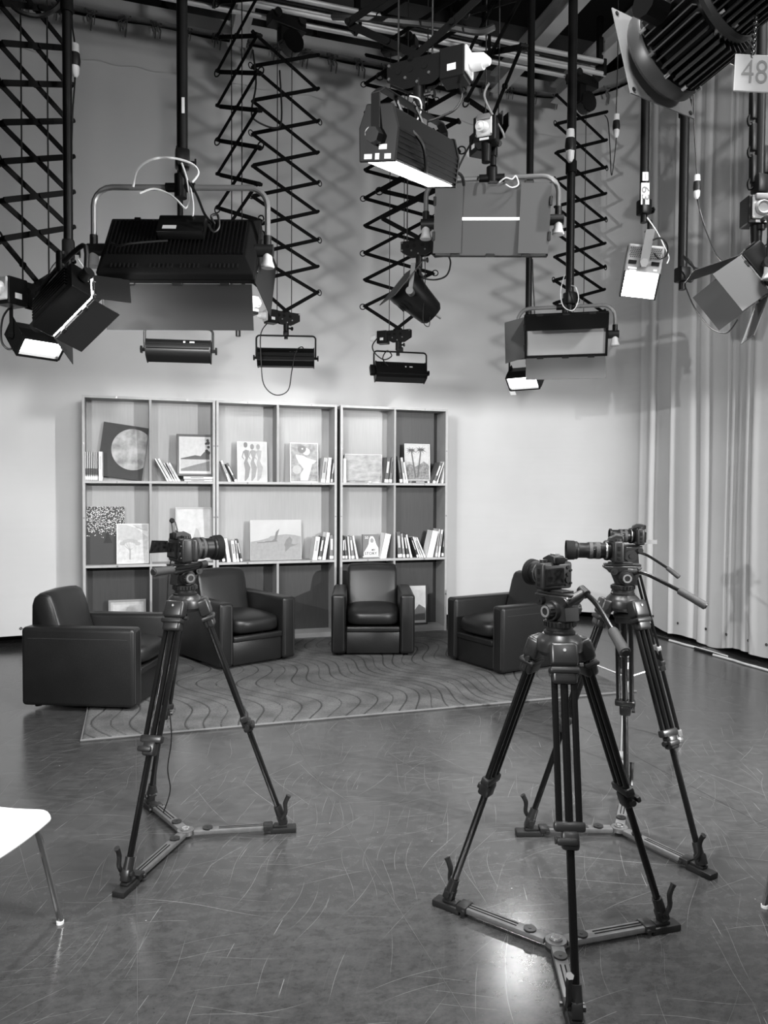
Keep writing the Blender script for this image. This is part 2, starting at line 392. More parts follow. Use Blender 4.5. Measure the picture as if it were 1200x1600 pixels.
# ties knotting the cloth to the track
tie = MB(); tie.tube(arc((0, 0, .02), .03, 0, 2*math.pi*.9, 10, (1, 0, 0), (0, .3, 1)), .008, 6); tie.tube([(0, 0, -.01), (.012, -.03, -.07), (.0, -.03, -.15)], .007, 5); tie.tube([(.0, 0, 0), (-.03, -.03, -.05), (-.02, -.03, -.09)], .007, 5)
tie = tie.build('tie', mat('cloth_tie', 120, .8), CL)
k = 0
for (x, y, nx, ny, s) in cyc_path(.03):
    if y > 7.0 and x > -1.8 and int(s/.3+.01*rr.random()) != k:
        k = int(s/.3)
        o = tie if k % 100 == 0 and False else inst(tie, CL)
        mm = Matrix.Translation((x-3, y-8.12, ZT-.03)) @ Matrix.Rotation(rr.uniform(-.5, .5), 4, 'Z') @ Matrix.Scale(rr.uniform(.7, 1.3), 4)
        o.matrix_local = mm
tie.matrix_local = Matrix.Translation((XR-.05-3, 6.9-8.12, ZT-.03))

tr = MB()
vv = []; ff = []
prof = [(-.05, 0), (.06, 0), (.06, .13), (.03, .13), (.03, .05), (.0, .05), (.0, .13), (-.05, .13)]
pth = [p for p in cyc_path(.0)][::4]
for (x, y, nx, ny, s) in pth:
    for (a, h) in prof: vv.append((x+nx*a, y+ny*a, ZT+h))
k = len(prof)
for i in range(len(pth)-1):
    for j in range(k): ff.append((i*k+j, (i+1)*k+j, (i+1)*k+(j+1) % k, i*k+(j+1) % k))
tr.v = [Vector(p) for p in vv]; tr.f = ff
TR = tr.build('curtain_track', RAILM, ang=25); tag(TR, 'grey metal curtain track curving round the corner above the pale cloth', 'track')
for x in (-1.2, .3, 1.85, 3.4):      # drop rods carrying the track
    MB().cyl((x, 8.13, ZT+.1), (x, 8.13, 7.17), .022, n=8).box(.09, .06, .05, (x, 8.13, ZT+.15)).build('drop_rod', BLK, TR)
MB().cyl((5.36, 6.6, ZT+.1), (5.36, 6.6, 7.17), .022, n=8).build('drop_rod', BLK, TR)
# ------------------------------------------------------------------ rug with carved waves
RX0, RX1, RY0, RY1, RH = -.31, 3.62, 4.93, 7.62, .016
m, nt, b, N, lk = node_mat('carved_rug')
at_ = N('Attribute', attribute_name='groove')
tc = N('TexCoord')
n1 = N('TexNoise', i_Scale=5.0, i_Detail=6.0); lk(tc.outputs['Object'], n1.inputs['Vector'])
n2 = N('TexNoise', i_Scale=160.0, i_Detail=3.0); lk(tc.outputs['Object'], n2.inputs['Vector'])
r1 = N('MapRange'); lk(n1.outputs[0], r1.inputs['Value']); r1.inputs['From Min'].default_value = .3; r1.inputs['From Max'].default_value = .7; r1.inputs['To Min'].default_value = .065; r1.inputs['To Max'].default_value = .12
r2 = N('MapRange'); lk(n2.outputs[0], r2.inputs['Value']); r2.inputs['From Min'].default_value = .3; r2.inputs['From Max'].default_value = .7; r2.inputs['To Min'].default_value = .7; r2.inputs['To Max'].default_value = 1.3
mu = N('Math', operation='MULTIPLY'); lk(r1.outputs[0], mu.inputs[0]); lk(r2.outputs[0], mu.inputs[1])
mx = N('Mix', data_type='RGBA'); lk(at_.outputs['Fac'], mx.inputs['Factor']); lk(mu.outputs[0], mx.inputs['A']); mx.inputs['B'].default_value = (.022, .022, .022, 1)
lk(mx.outputs['Result'], b.inputs['Base Color']); b.inputs['Roughness'].default_value = .95; b.inputs['Specular IOR Level'].default_value = .1
bp = N('Bump', i_Strength=.5, i_Distance=.006); lk(n2.outputs[0], bp.inputs['Height']); lk(bp.outputs[0], b.inputs['Normal'])
RUGM = m
def groove(x, y):
    def S(x, y): return x/.115 + 1.15*math.sin(5.2*y+1.9*math.sin(1.3*x)+.4) + .75*math.sin(2.3*y+2.6*x) + y*1.9
    e = .004; s = S(x, y); g = math.hypot((S(x+e, y)-s)/e, (S(x, y+e)-s)/e)
    d = abs(s-round(s))/g; wd = .0065 if round(s) % 3 else .004
    return max(0, 1-(d/wd)**2)
nx, ny = 520, 250
vv, ff, gv = [], [], []
for j in range(ny+1):
    y = RY0+(RY1-RY0)*j/ny
    for i in range(nx+1):
        x = RX0+(RX1-RX0)*i/nx; g = groove(x, y); gv.append(g)
        e = min(x-RX0, RX1-x, y-RY0, RY1-y); vv.append((x, y, RH*min(1, .35+e/.02)-.006*g*(e > .02)))
for j in range(ny):
    for i in range(nx):
        k = j*(nx+1)+i; ff.append((k, k+1, k+nx+2, k+nx+1))
me = bpy.data.meshes.new('pile'); me.from_pydata(vv, [], ff); me.update()
a = me.attributes.new('groove', 'FLOAT', 'POINT'); a.data.foreach_set('value', gv)
me.shade_smooth(); me.materials.append(RUGM)
RUG = empty('area_rug', (0, 0, 0), 0, 'large grey area rug carved with dark wavy lines under the armchairs', 'rug')
o = bpy.data.objects.new('pile', me); col.objects.link(o); o.parent = RUG
bn = MB()
bn.tube([(RX0-.004, RY0-.004, .008), (RX1+.004, RY0-.004, .008), (RX1+.004, RY1, .008), (RX0-.004, RY1, .008)], .008, 6, closed=True)
bn.build('binding', mat('rug_binding', 100, .9), RUG)

# ------------------------------------------------------------------ leather armchairs
def make_armchair():
    t = empty('armchair')
    W, D, HA, AT = .76, .80, .56, .135
    for sgn in (-1, 1):
        mb = MB().rbox(AT, D, HA-.02, .028, (sgn*(W/2-AT/2), 0, .02+(HA-.02)/2), 4)
        arm = mb.build('arm', LEATHER, t)
        xi, xo = sgn*(W/2-AT+.022), sgn*(W/2-.022); y0 = -D/2-.0015
        sm = MB().tube([(xi, y0+.004, .05), (xi, y0+.004, HA-.03), ((xi+xo)/2, y0+.006, HA-.018), (xo, y0+.004, HA-.03), (xo, y0+.004, .05)], .004, 6)
        sm.tube([(xo+sgn*.0205, -D/2+.05, HA-.075), (xo+sgn*.0205, D/2-.05, HA-.075)], .0028, 5)
        sm.build('piping', LEATHSEAM, arm)
    IW = W-2*AT
    MB().rbox(IW-.004, .60, .20, .012, (0, -D/2+.325, .12), 2).build('front_panel', LEATHER, t)
    MB().rbox(IW-.004, .05, .052, .014, (0, -D/2+.03, .243), 3).build('front_rail', LEATHER, t)
    # seat cushion, crowned and rolled over the front
    bm = bmesh.new(); bmesh.ops.create_cube(bm, size=1)
    bmesh.ops.subdivide_edges(bm, edges=bm.edges[:], cuts=7, use_grid_fill=True)
    sxx, syy, szz = IW-.006, .60, .155
    for v in bm.verts:
        x, y, z = v.co*2
        # superellipsoid rounding
        r = max(abs(x), abs(y), abs(z))
        e = 5.0; n = (abs(x)**e+abs(y)**e+abs(z)**e)**(1/e); k = r/n
        v.co = Vector((x*k*sxx/2, y*k*syy/2, z*k*szz/2))
        if z > 0: v.co.z += .022*(1-x*x)*(1-y*y)
        if y < -.5: v.co.y -= .02*(1-z*z)*(1-abs(x)**4)
    mb = MB().bm(bm, (0, -D/2+.305, .345)); mb.build('seat_cushion', LEATHER, t, ang=70)
    # backrest: padded slab leaning back, rolled top
    prof = [(.40, .04), (.40, .70), (.385, .745), (.35, .772), (.30, .775), (.26, .755), (.235, .70), (.19, .55), (.15, .42), (.13, .34), (.13, .04)]
    bm = bmesh.new(); nn = len(prof); L = IW-.004
    rings = []
    for (x, inset) in ((-L/2, .03), (-L/2+.008, .012), (-L/2+.03, 0), (-L/4, -.006), (0, -.01), (L/4, -.006), (L/2-.03, 0), (L/2-.008, .012), (L/2, .03)):
        cy, cz = .28, .42
        ring = []
        for (py, pz) in prof:
            d = Vector((py-cy, pz-cz)); n = d.length; f = max(0, (n-inset)/n)
            if pz < .3: f = 1
            ring.append(bm.verts.new((x, cy+d.x*f, cz+d.y*f)))
        rings.append(ring)
    for a, c in zip(rings, rings[1:]):
        for i in range(nn): bm.faces.new((a[i], a[(i+1) % nn], c[(i+1) % nn], c[i]))
    bm.faces.new(rings[0]); bm.faces.new(rings[-1])
    bmesh.ops.bevel(bm, geom=[e for e in bm.edges if abs(e.verts[0].co.x) == L/2 and abs(e.verts[1].co.x) == L/2 and len(e.link_faces) == 2 and e.verts[0].co.x == e.verts[1].co.x], offset=.006, segments=2, affect='EDGES')
    mb = MB().bm(bm); bk = mb.build('backrest', LEATHER, t, ang=50)
    for sgn in (-1, 1):
        pts = [(sgn*(L/2-.012), py, pz) for (py, pz) in [(.245, .70), (.27, .75), (.31, .765), (.35, .76), (.38, .735)]]
        MB().tube(smooth_path(pts, 3), .0035, 5).build('piping', LEATHSEAM, bk)
    MB().rbox(IW, .02, .5, .006, (0, D/2-.008, .29), 2).build('back_panel', LEATHER, t)
    for sx in (-1, 1):
        for sy in (-1, 1): MB().cyl((sx*.3, sy*.32, 0), (sx*.3, sy*.32, .025), .022, n=10).build('foot', BLKM, t)
    return t
def copy_tree(o, parent=None):
    c = o.copy(); col.objects.link(c); c.parent = parent
    for ch in [x for x in bpy.data.objects if x.parent == o]: copy_tree(ch, c)
    return c
def chair_from(fl, fr):    # from the two front bottom corners on the floor
    fl, fr = Vector(fl), Vector(fr); d = (fr-fl); a = math.atan2(d.y, d.x); mid = (fl+fr)/2
    n = Vector((-math.sin(a), math.cos(a), 0)); return mid+n*.40, a
ARM0 = make_armchair()
chairs = [
    ((1.675, 6.73), (2.43, 6.51), 'dark leather armchair facing the camera in front of the middle bookcase gap'),
    ((.635, 6.41), (1.395, 6.735), 'dark leather armchair behind the leftmost camera tripod, turned toward the rug'),
    ((-.007, 5.43), (.285, 6.13), 'dark leather armchair at the far left, seen from its side'),
    ((2.65, 6.32), (2.83, 5.60), 'dark leather armchair on the right side of the rug behind two tripods')]
for i, (fl_, fr_, lab) in enumerate(chairs):
    o = ARM0 if i == 0 else copy_tree(ARM0)
    p, a = chair_from(fl_+(0,), fr_+(0,))
    inside = True
    o.location = (p.x, p.y, RH-.004 if i != 2 else .012); o.rotation_euler = (0, 0, a); tag(o, lab, 'armchair', 'leather armchairs round the rug')
    o.location.z = RH+.001

# ------------------------------------------------------------------ bookcases: three 1.22 m units
SY, SD, SH, BT = 7.715, .26, 2.40, .022
CW = [(-.462, .757), (.768, 1.99), (2.03, 3.225)]
ROWS = [0.03, .80, 1.60, 2.40]
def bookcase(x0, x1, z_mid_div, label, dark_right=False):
    t = empty('bookcase', ((x0+x1)/2, SY, 0), 0, label, 'bookcase', 'grey bookcases along the back')
    c = (x0+x1)/2; w = x1-x0; yc = SD/2
    for s in (-1, 1):
        MB().box(BT, SD, SH, (s*(w/2-BT/2), yc, SH/2)).build('side_board', SHELFIN, t, smooth=False)
    MB().box(w-2*BT, SD, BT, (0, yc, SH-BT/2)).build('top_board', SHELFIN, t, smooth=False)
    MB().box(w-2*BT, SD, .05, (0, yc, .027)).build('bottom_board', SHELFIN, t, smooth=False)
    for z in (.80, 1.60): MB().box(w-2*BT, SD-.012, BT, (0, yc-.004, z-BT/2)).build('shelf_board', SHELFIN, t, smooth=False)
    segs = [(.052, .80-BT), (.80, 1.60-BT), (1.60, SH-BT)]
    for i, (a, b_) in enumerate(segs):
        if i == 1 and not z_mid_div:
            MB().box(w-2*BT, .008, b_-a, (0, SD-.006, (a+b_)/2)).build('back_panel', BACKP, t, smooth=False); continue
        MB().box(BT, SD-.014, b_-a, (0, yc-.003, (a+b_)/2)).build('divider', SHELFIN, t, smooth=False)
        for s in (-1, 1):
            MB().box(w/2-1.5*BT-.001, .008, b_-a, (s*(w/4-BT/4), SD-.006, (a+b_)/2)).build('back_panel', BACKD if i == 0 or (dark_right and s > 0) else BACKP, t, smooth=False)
    # pale edging strip on the front
    e = MB()
    for s in (-1, 1): e.box(BT+.002, .006, SH, (s*(w/2-BT/2), -.003, SH/2))
    ob = e.build('edge_strip', EDGE, t, smooth=False)
    scr = None
    for z in (.8-BT/2, 1.6-BT/2, SH-BT/2):
        MB().box(w-2*BT, .006, BT+.002, (0, -.003+.0 if z > 2.3 else .0, z)).build('edge_strip', EDGE, t, smooth=False)
        for s in (-.25, .28):
            if scr is None: scr = MB().cyl((0, 0, 0), (0, -.004, 0), .009, n=10).build('screw', mat('screw_head', 130, .35, .7), t); q = scr
            else: q = inst(scr, t)
            q.location = (s*w, -.004, z)
    for z in (.4, 1.25, 1.95):
        for s in (-1, 1): q = inst(scr, t); q.location = (s*(w/2-BT/2), -.006, z)
    return t
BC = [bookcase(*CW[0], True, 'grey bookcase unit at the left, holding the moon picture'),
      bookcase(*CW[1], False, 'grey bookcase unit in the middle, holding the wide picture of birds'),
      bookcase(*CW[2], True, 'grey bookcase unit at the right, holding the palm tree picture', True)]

FB = MB().box(.03, .20, 2.36, (0, .10, 1.18)).build('filler_board', BLKM, smooth=False); FB.location = (2.010, SY+.03, 0)
tag(FB, 'black board filling the gap between the middle and right bookcases', 'board')
# ------------------------------------------------------------------ books
BOOKTONES = {}
def btone(v): return mat('book_cover_%d' % v, v, .5)
PAGES = mat('book_pages', 226, .85)
def book(loc, th, h, d, tilt, v, label, group, spine=None, flat=False, rz=0, tagw=True, series=False):
    # spine faces the room (-y); tilt leans the top toward +x when positive
    t = empty('book', loc, 0, label, 'book', group)
    t.rotation_euler = (0, tilt, rz)
    M = Matrix()
    if flat: M = Matrix.Rotation(R(90), 4, 'Y') @ Matrix.Identity(4)
    c = btone(v)
    # local: thickness x (0..th), depth y (0..d), height z (0..h)
    sh = -th if tilt < 0 else 0
    mb = MB(M)
    mb.box(.003, d, h, (sh+.0015, d/2, h/2)); mb.box(.003, d, h, (sh+th-.0015, d/2, h/2)); mb.box(th, .004, h, (sh+th/2, .002, h/2))
    mb.build('cover', c, t, smooth=False)
    MB(M).box(th-.006, d-.01, h-.008, (sh+th/2, d/2, h/2)).build('pages', PAGES, t, smooth=False)
    if tagw and th > .008:
        MB(M).box(th*.96, .001, h*.12, (sh+th/2, -.0006, h*.09)).build('shelf_tag', PAPER, t, smooth=False)
    if spine is not None:
        MB(M).box(th*.45, .001, h*.45, (sh+th/2, -.0006, h*.62)).build('spine_title', btone(spine), t, smooth=False)
    if series:
        MB(M).box(th*.9, .001, h*.24, (sh+th/2, -.0006, h*.30)).build('spine_band', btone(70), t, smooth=False)
    return t
def X(px, py, z=None): return at(px, py, SY+.03).x
def row(base_z, items, group, where):
    # items: (px of foot left edge, px of foot right edge, top shift px, height px, tone, spine, label)
    for (xa, xb, lean, hp, v, sp, lab) in items:
        x0, x1 = X(xa, 800), X(xb, 800); k = (X(xb+10, 800)-X(xb, 800))/10
        h = hp*k; tilt = math.asin(max(-.9, min(.9, lean*k/h)))
        th = (x1-x0)*math.cos(tilt)
        if tilt < 0: loc = (x1, SY+.03, base_z+.001)
        else: loc = (x0, SY+.03, base_z+.001+ .0)
        # keep the low corner on the board
        book(loc, th, h, .15, tilt, v, lab, group, sp)
Z1, Z2 = 1.60, .80
SERL = 'thin pale book with a dark spine band, in the uniform set left of the moon'
row(Z1, [(130.5+i*2.85, 133.2+i*2.85, 0, 48, [196, 190, 200, 186, 196, 190, 204, 192][i], None, SERL) for i in range(8)], 'uniform pale set beside the moon picture', '')
for o in [o for o in bpy.data.objects if o.get('label') == SERL]:
    MB().box(.012, .0012, .06, (.0075, -.0008, .085)).build('spine_band', btone(72), o, smooth=False)
row(Z1, [(154, 161, 0, 48, 238, 205, 'thick white paperback at the right end of the uniform pale set'),
         (261, 264.5, -20, 42, 240, None, 'slim white book leaning left against the divider, leftmost beside the dark landscape frame'),
         (265, 270, -20, 42, 236, 190, 'thick white book leaning second from left beside the dark landscape frame'),
         (270.5, 273.5, -16, 34, 214, 150, 'narrow pale book leaning third beside the dark landscape frame'),
         (274, 277.5, -15, 34, 222, 160, 'narrow pale book leaning fourth beside the dark landscape frame'),
         (278, 282.5, -16, 34, 232, 190, 'white book leaning rightmost beside the dark landscape frame'),
         (357, 361, -13, 36, 236, 130, 'pale slim book leaning left of the dark slim one, beside the three figures picture'),
         (367, 371.5, -15, 33, 96, 225, 'dark slim book leaning against the picture of three figures')], 'books on the top shelf', '')
row(Z1, [(501, 508, 4.5, 38, 176, 120, 'grey book leaning right of the woman picture, leftmost of three'),
         (509, 515, 3.5, 38, 236, 205, 'white book leaning right of the woman picture, in the middle of three'),
         (516.5, 519.5, 4, 35, 120, 240, 'slim two toned book leaning on the bookcase side right of the woman picture'),
         (536, 541, 0, 36, 232, None, 'white book standing at the left end beside the swirling sky picture'),
         (600, 606.5, 4, 38, 84, 200, 'dark patterned book leaning right beside the swirling sky picture'),
         (607, 612, 4, 38, 110, 70, 'grey patterned book leaning against the divider by the swirling sky picture'),
         (624.5, 629, -5, 40, 46, 90, 'black book leaning left of the palm tree picture'),
         (630, 634, -5, 38, 200, 120, 'grey book leaning left of the palm tree picture, middle of three'),
         (634.5, 637.5, -5, 31, 242, None, 'short white book leaning left of the palm tree picture, nearest to it'),
         (675, 680, 12, 33, 92, 215, 'dark grey book leaning steeply right of the palm tree picture'),
         (681, 683.5, 11, 33, 226, None, 'thin white book leaning steeply right of the palm tree picture'),
         (689, 692.5, 5, 34, 205, None, 'pale book leaning on the right bookcase side beside the palm tree picture')], 'books on the top shelf', '')
row(Z2, [(347.5, 352, -4, 38, 44, 220, 'black book with a white title leaning at the left end below the three figures picture'),
         (355, 361, -6, 38, 240, None, 'plain white book leaning second from left beside the bird picture'),
         (364, 370, -4, 34, 216, 150, 'pale patterned book leaning third from left beside the bird picture'),
         (370.5, 374, -4, 34, 205, 120, 'grey book leaning fourth from left beside the bird picture'),
         (376, 379, -7, 36, 70, 215, 'dark slim book leaning nearest the bird picture on its left'),
         (488, 496, 5, 36, 226, 170, 'white paperback leaning nearest the bird picture on its right'),
         (497, 502, 6, 36, 90, 225, 'dark book leaning second right of the bird picture'),
         (503.5, 509, 7, 42, 244, None, 'tall white book leaning third right of the bird picture'),
         (515, 522, 0, 37, 120, 225, 'grey book standing upright at the right end by the black gap')], 'books on the middle shelf', '')
row(Z2, [(535.5, 538.8, 0, 34, 40, 225, 'black and white spined book at the left end below the swirling sky picture'),
         (540, 543.5, -3, 35, 86, 190, 'dark patterned book second from left below the swirling sky picture'),
         (545.5, 548.5, -3, 34, 214, None, 'thin pale book third from left below the swirling sky picture'),
         (549.5, 554.5, -4, 34, 130, 220, 'grey book with pale title fourth from left below the swirling sky picture'),
         (557, 560.5, -7, 36, 240, None, 'white book leaning at the right of the group below the swirling sky picture'),
         (594, 604, 8, 38, 242, 205, 'broad white book leaning beside the figure covered book'),
         (622, 629, -3, 39, 82, 190, 'thick dark grey book leftmost below the palm tree picture'),
         (630, 634, -4, 36, 150, 220, 'grey book second from left below the palm tree picture'),
         (636, 640, -6, 36, 58, 220, 'black book third from left below the palm tree picture'),
         (641.5, 645, -8, 35, 226, None, 'white book fourth from left below the palm tree picture'),
         (652, 655, -11, 32, 40, 200, 'black slim book leaning fifth from left below the palm tree picture'),
         (655.5, 658.5, -11, 32, 232, None, 'white slim book leaning sixth from left below the palm tree picture'),
         (659, 662, -12, 32, 214, 150, 'pale slim book leaning seventh from left below the palm tree picture'),
         (663, 666, -13, 32, 238, None, 'white slim book leaning rightmost of the left group below the palm tree picture'),
         (667, 677, 9, 40, 242, None, 'broad white book leaning leftmost of the right group below the palm tree picture'),
         (680.5, 683.5, 5, 41, 200, 120, 'grey slim book leaning in the right group below the palm tree picture'),
         (684.5, 688, 5, 40, 236, 90, 'white book with a dark block leaning in the right group below the palm tree picture'),
         (690, 694.5, 3.5, 38, 40, 225, 'black book with white title at the right end of the middle shelf')], 'books on the middle shelf', '')
def lying(px0, px1, z, th, v, label, dy=0):
    x0, x1 = X(px0, 750), X(px1, 750)
    t = empty('book', (x0, SY+.02+dy, z), 0, label, 'book', 'books lying flat on the top shelf')
    L = x1-x0; c = btone(v)
    MB().box(L, .16, .003, (L/2, .08, .0015)).box(L, .16, .003, (L/2, .08, th-.0015)).box(L, .004, th, (L/2, .002, th/2)).build('cover', c, t, smooth=False)
    MB().box(L-.008, .15, th-.006, (L/2, .081, th/2)).build('pages', PAGES, t, smooth=False)
    MB().box(L*.12, .001, th*.8, (L*.9, -.0006, th/2)).build('shelf_tag', PAPER, t, smooth=False)
    MB().box(L*.45, .001, th*.3, (L*.45, -.0006, th/2)).build('spine_title', btone(225 if v < 120 else 110), t, smooth=False)
lying(288, 334, Z1+.001, .020, 214, 'pale book lying flat at the bottom of two under the dark landscape frame')
lying(287, 333, Z1+.0215, .030, 238, 'thick white book lying flat on top of another under the dark landscape frame')
lying(547, 581, Z1+.001, .020, 170, 'grey book lying flat in front of the swirling sky picture')
lying(643, 672, Z1+.001, .024, 36, 'black book lying flat in front of the palm tree picture')

# ------------------------------------------------------------------ pictures on the shelves
def picture(px0, py0, px1, py1, base_z, label, tone, name='picture', frame_w=0, frame_v=60, lean=.10, roll=0, th=.018, dy=.14, mt=None, border=0):
    x0, x1 = at(px0, 700, SY+dy).x, at(px1, 700, SY+dy).x
    k = (x1-x0)/(px1-px0); h = (py1-py0)*k; w_ = x1-x0
    LAYER[0] = 0
    t = empty(name, ((x0+x1)/2, SY+dy-.02, base_z+.002), 0, label, 'picture')
    t.rotation_euler = (-lean, 0, 0)
    if roll:
        t.rotation_euler = (-lean, roll, 0)
        t.location.z += abs(math.sin(roll))*w_/2*.98
    p = mt or mat('canvas_%d' % tone, tone, .6, noise=.12, nscale=14)
    fw = frame_w
    bdy = MB().box(w_-.002, th*.6, h-.002, (0, th*.7, h/2)); bdy.build('backing_board', mat('backing_board', 90, .8), t, smooth=False)
    if fw:
        for (sx, sz, cx, cz) in ((w_, fw, 0, fw/2), (w_, fw, 0, h-fw/2), (fw, h-2*fw, -w_/2+fw/2, h/2), (fw, h-2*fw, w_/2-fw/2, h/2)):
            MB().box(sx, th, sz, (cx, 0, cz)).build('frame', mat('picture_frame_%d' % frame_v, frame_v, .4), t, smooth=False, bevel=.002)
    art = MB().box(w_-2*fw-.001, .006, h-2*fw-.001, (0, .001, h/2)).build('painting', p, t, smooth=False)
    if border:
        for (sx, sz, cx, cz) in ((w_, border, 0, border/2), (w_, border, 0, h-border/2), (border, h-2*border, -w_/2+border/2, h/2), (border, h-2*border, w_/2-border/2, h/2)):
            MB().box(sx, .007, sz, (cx, .0005, cz)).build('pale_border', PAPER, art, smooth=False)
    return t, art, w_, h
LAYER = [0]
def patch(art, poly, v, w_, h, name='painted_shape', mt=None):
    # poly in fractions of the picture (0..1, 0..1 from bottom-left); thin print layer on the painting
    LAYER[0] += 1; o = -.0024-.00012*LAYER[0]
    pts = [((u-.5)*w_, q*h) for u, q in poly]
    M = Matrix(((1, 0, 0, 0), (0, 0, 1, o), (0, 1, 0, 0), (0, 0, 0, 1)))
    n = len(pts)
    mb = MB(); mb.add([(p[0], p[1], 0) for p in pts]+[(p[0], p[1], .0008) for p in pts], [tuple(range(n)), tuple(range(n, 2*n))]+[(i, (i+1) % n, n+(i+1) % n, n+i) for i in range(n)], M)
    return mb.build(name, mt or mat('paint_%d' % v, v, .65, noise=.08, nscale=30), art, smooth=False)
def ell(cx, cy, rx, ry, n=20, a0=0): return [(cx+rx*math.cos(a0+2*math.pi*i/n), cy+ry*math.sin(a0+2*math.pi*i/n)) for i in range(n)]
# moon on dark ground
t, art, w_, h = picture(150.5, 655, 221.5, 744, Z1, 'dark picture of a pale full moon, tilted against the divider', 50, lean=.05, roll=R(7.5), dy=.205)
m, nt, b, N, lk = node_mat('moon_print')
tc = N('TexCoord'); n1 = N('TexNoise', i_Scale=9.0, i_Detail=6.0); lk(tc.outputs['Object'], n1.inputs['Vector'])
r1 = N('MapRange'); lk(n1.outputs[0], r1.inputs['Value']); r1.inputs['From Min'].default_value = .35; r1.inputs['From Max'].default_value = .62; r1.inputs['To Min'].default_value = .24; r1.inputs['To Max'].default_value = .58
lk(r1.outputs[0], b.inputs['Base Color']); b.inputs['Roughness'].default_value = .6
MOON = m
moon = [(.5+u, q) for u, q in [(.5*0, 0)]]
poly = [(min(1.0, .71+.475*math.cos(a)), .56+.385*math.sin(a)) for a in [2*math.pi*i/40 for i in range(40)]]
patch(art, poly, 0, w_, h, 'painted_moon', MOON)
# framed shore landscape
t, art, w_, h = picture(276, 671, 333, 738, Z1+.053, 'dark framed landscape of a lake shore with a tree, standing on lying books', 214, 'framed_picture', .022, 62, lean=.08, dy=.12)
patch(art, [(.09, .10), (.91, .10), (.91, .90), (.09, .90)], 204, w_, h, 'painted_sky')
patch(art, [(.11, .42), (.5, .50), (.65, .48), (.75, .58), (.9, .6), (.9, .40), (.11, .40)], 92, w_, h, 'painted_hills')
patch(art, [(.11, .40), (.9, .40), (.9, .36), (.5, .26), (.11, .16)], 190, w_, h, 'painted_water')
patch(art, [(.11, .12), (.9, .12), (.9, .36), (.5, .27), (.11, .17)], 128, w_, h, 'painted_shore')
for (cx, cy, r_) in ((.86, .80, .05), (.80, .78, .03), (.87, .70, .04), (.82, .60, .05), (.87, .56, .05), (.85, .86, .04)):
    patch(art, ell(cx, cy, r_, r_*.9, 9, cx*9), 66, w_, h, 'painted_leaves')
# three figures
t, art, w_, h = picture(370.5, 686, 417, 749, Z1, 'pale picture of three slender standing figures', 186, lean=.07, border=.006)
for (dx, tv, s) in ((.30, 128, 1), (.52, 140, .95), (.72, 156, .95)):
    patch(art, ell(dx-.02, .90*s+.02, .065, .07), tv-14, w_, h, 'painted_head')
    patch(art, [(dx-.10, .76), (dx-.02, .80), (dx+.10, .78), (dx+.07, .60), (dx+.04, .52), (dx+.14, .36), (dx+.08, .12), (dx-.02, .02), (dx-.06, .02), (dx-.04, .3), (dx-.08, .46), (dx-.02, .60)], tv, w_, h, 'painted_figure')
    patch(art, [(dx-.10, .76), (dx-.15, .62), (dx-.08, .55), (dx-.07, .57), (dx-.12, .63), (dx-.07, .75)], tv-10, w_, h, 'painted_arm')
# woman among leaves
t, art, w_, h = picture(453, 690, 497, 750.5, Z1, 'white bordered picture of a pale woman among grey leaves', 150, lean=.07, border=.008, mt=mat('leafy_print', 150, .65, noise=.35, nscale=22))
patch(art, [(.2, .70), (.45, .68), (.62, .62), (.94, .55), (.85, .48), (.78, .46), (.72, .28), (.62, .04), (.36, .04), (.36, .2), (.48, .34), (.30, .50), (.22, .62)], 200, w_, h, 'painted_body')
patch(art, ell(.58, .78, .13, .09, 16, .4), 212, w_, h, 'painted_face')
patch(art, ell(.42, .84, .15, .10, 16, .2), 120, w_, h, 'painted_hair')
patch(art, ell(.24, .32, .16, .11, 14), 178, w_, h, 'painted_blossom')
patch(art, ell(.44, .85, .03, .022, 8), 225, w_, h, 'painted_flower')
# plain stand-in for the sky picture
t, art, w_, h = picture(538.5, 709.5, 596.5, 752, Z1, 'wide pale grey mottled picture on the top shelf of the right bookcase', 172, lean=.06, border=.004, mt=mat('mottled_print', 168, .65, noise=.28, nscale=11, stretch=(1, 1, 2.2)))
# palms
t, art, w_, h = picture(632, 689.5, 671.5, 747, Z1, 'white bordered picture of two palm trees', 196, lean=.06, border=.005, mt=mat('garden_print', 176, .65, noise=.3, nscale=26), dy=.15)
patch(art, [(.05, .55), (.95, .5), (.95, .97), (.05, .97)], 192, w_, h, 'painted_sky')
patch(art, [(.05, .10), (.95, .10), (.95, .46), (.75, .56), (.6, .48), (.4, .42), (.2, .5), (.05, .44)], 120, w_, h, 'painted_shrubs', mat('shrub_print', 128, .65, noise=.5, nscale=40))
for (cx, cy, bx) in ((.26, .84, .42), (.64, .86, .50)):
    patch(art, [(bx-.03, .14), (bx+.03, .14), (cx+.03, cy), (cx-.02, cy)], 96, w_, h, 'painted_trunk')
    for i in range(11):
        a = math.pi*(-.25+1.5*i/10); L_ = .26 if i % 2 else .2
        ex, ey_ = cx+L_*math.cos(a), cy+.13*math.sin(a)-.03
        ex = max(.06, min(.94, ex)); ey_ = min(.96, ey_)
        patch(art, [(cx, cy+.02), (ex, ey_), (cx, cy-.02)], 84, w_, h, 'painted_frond')
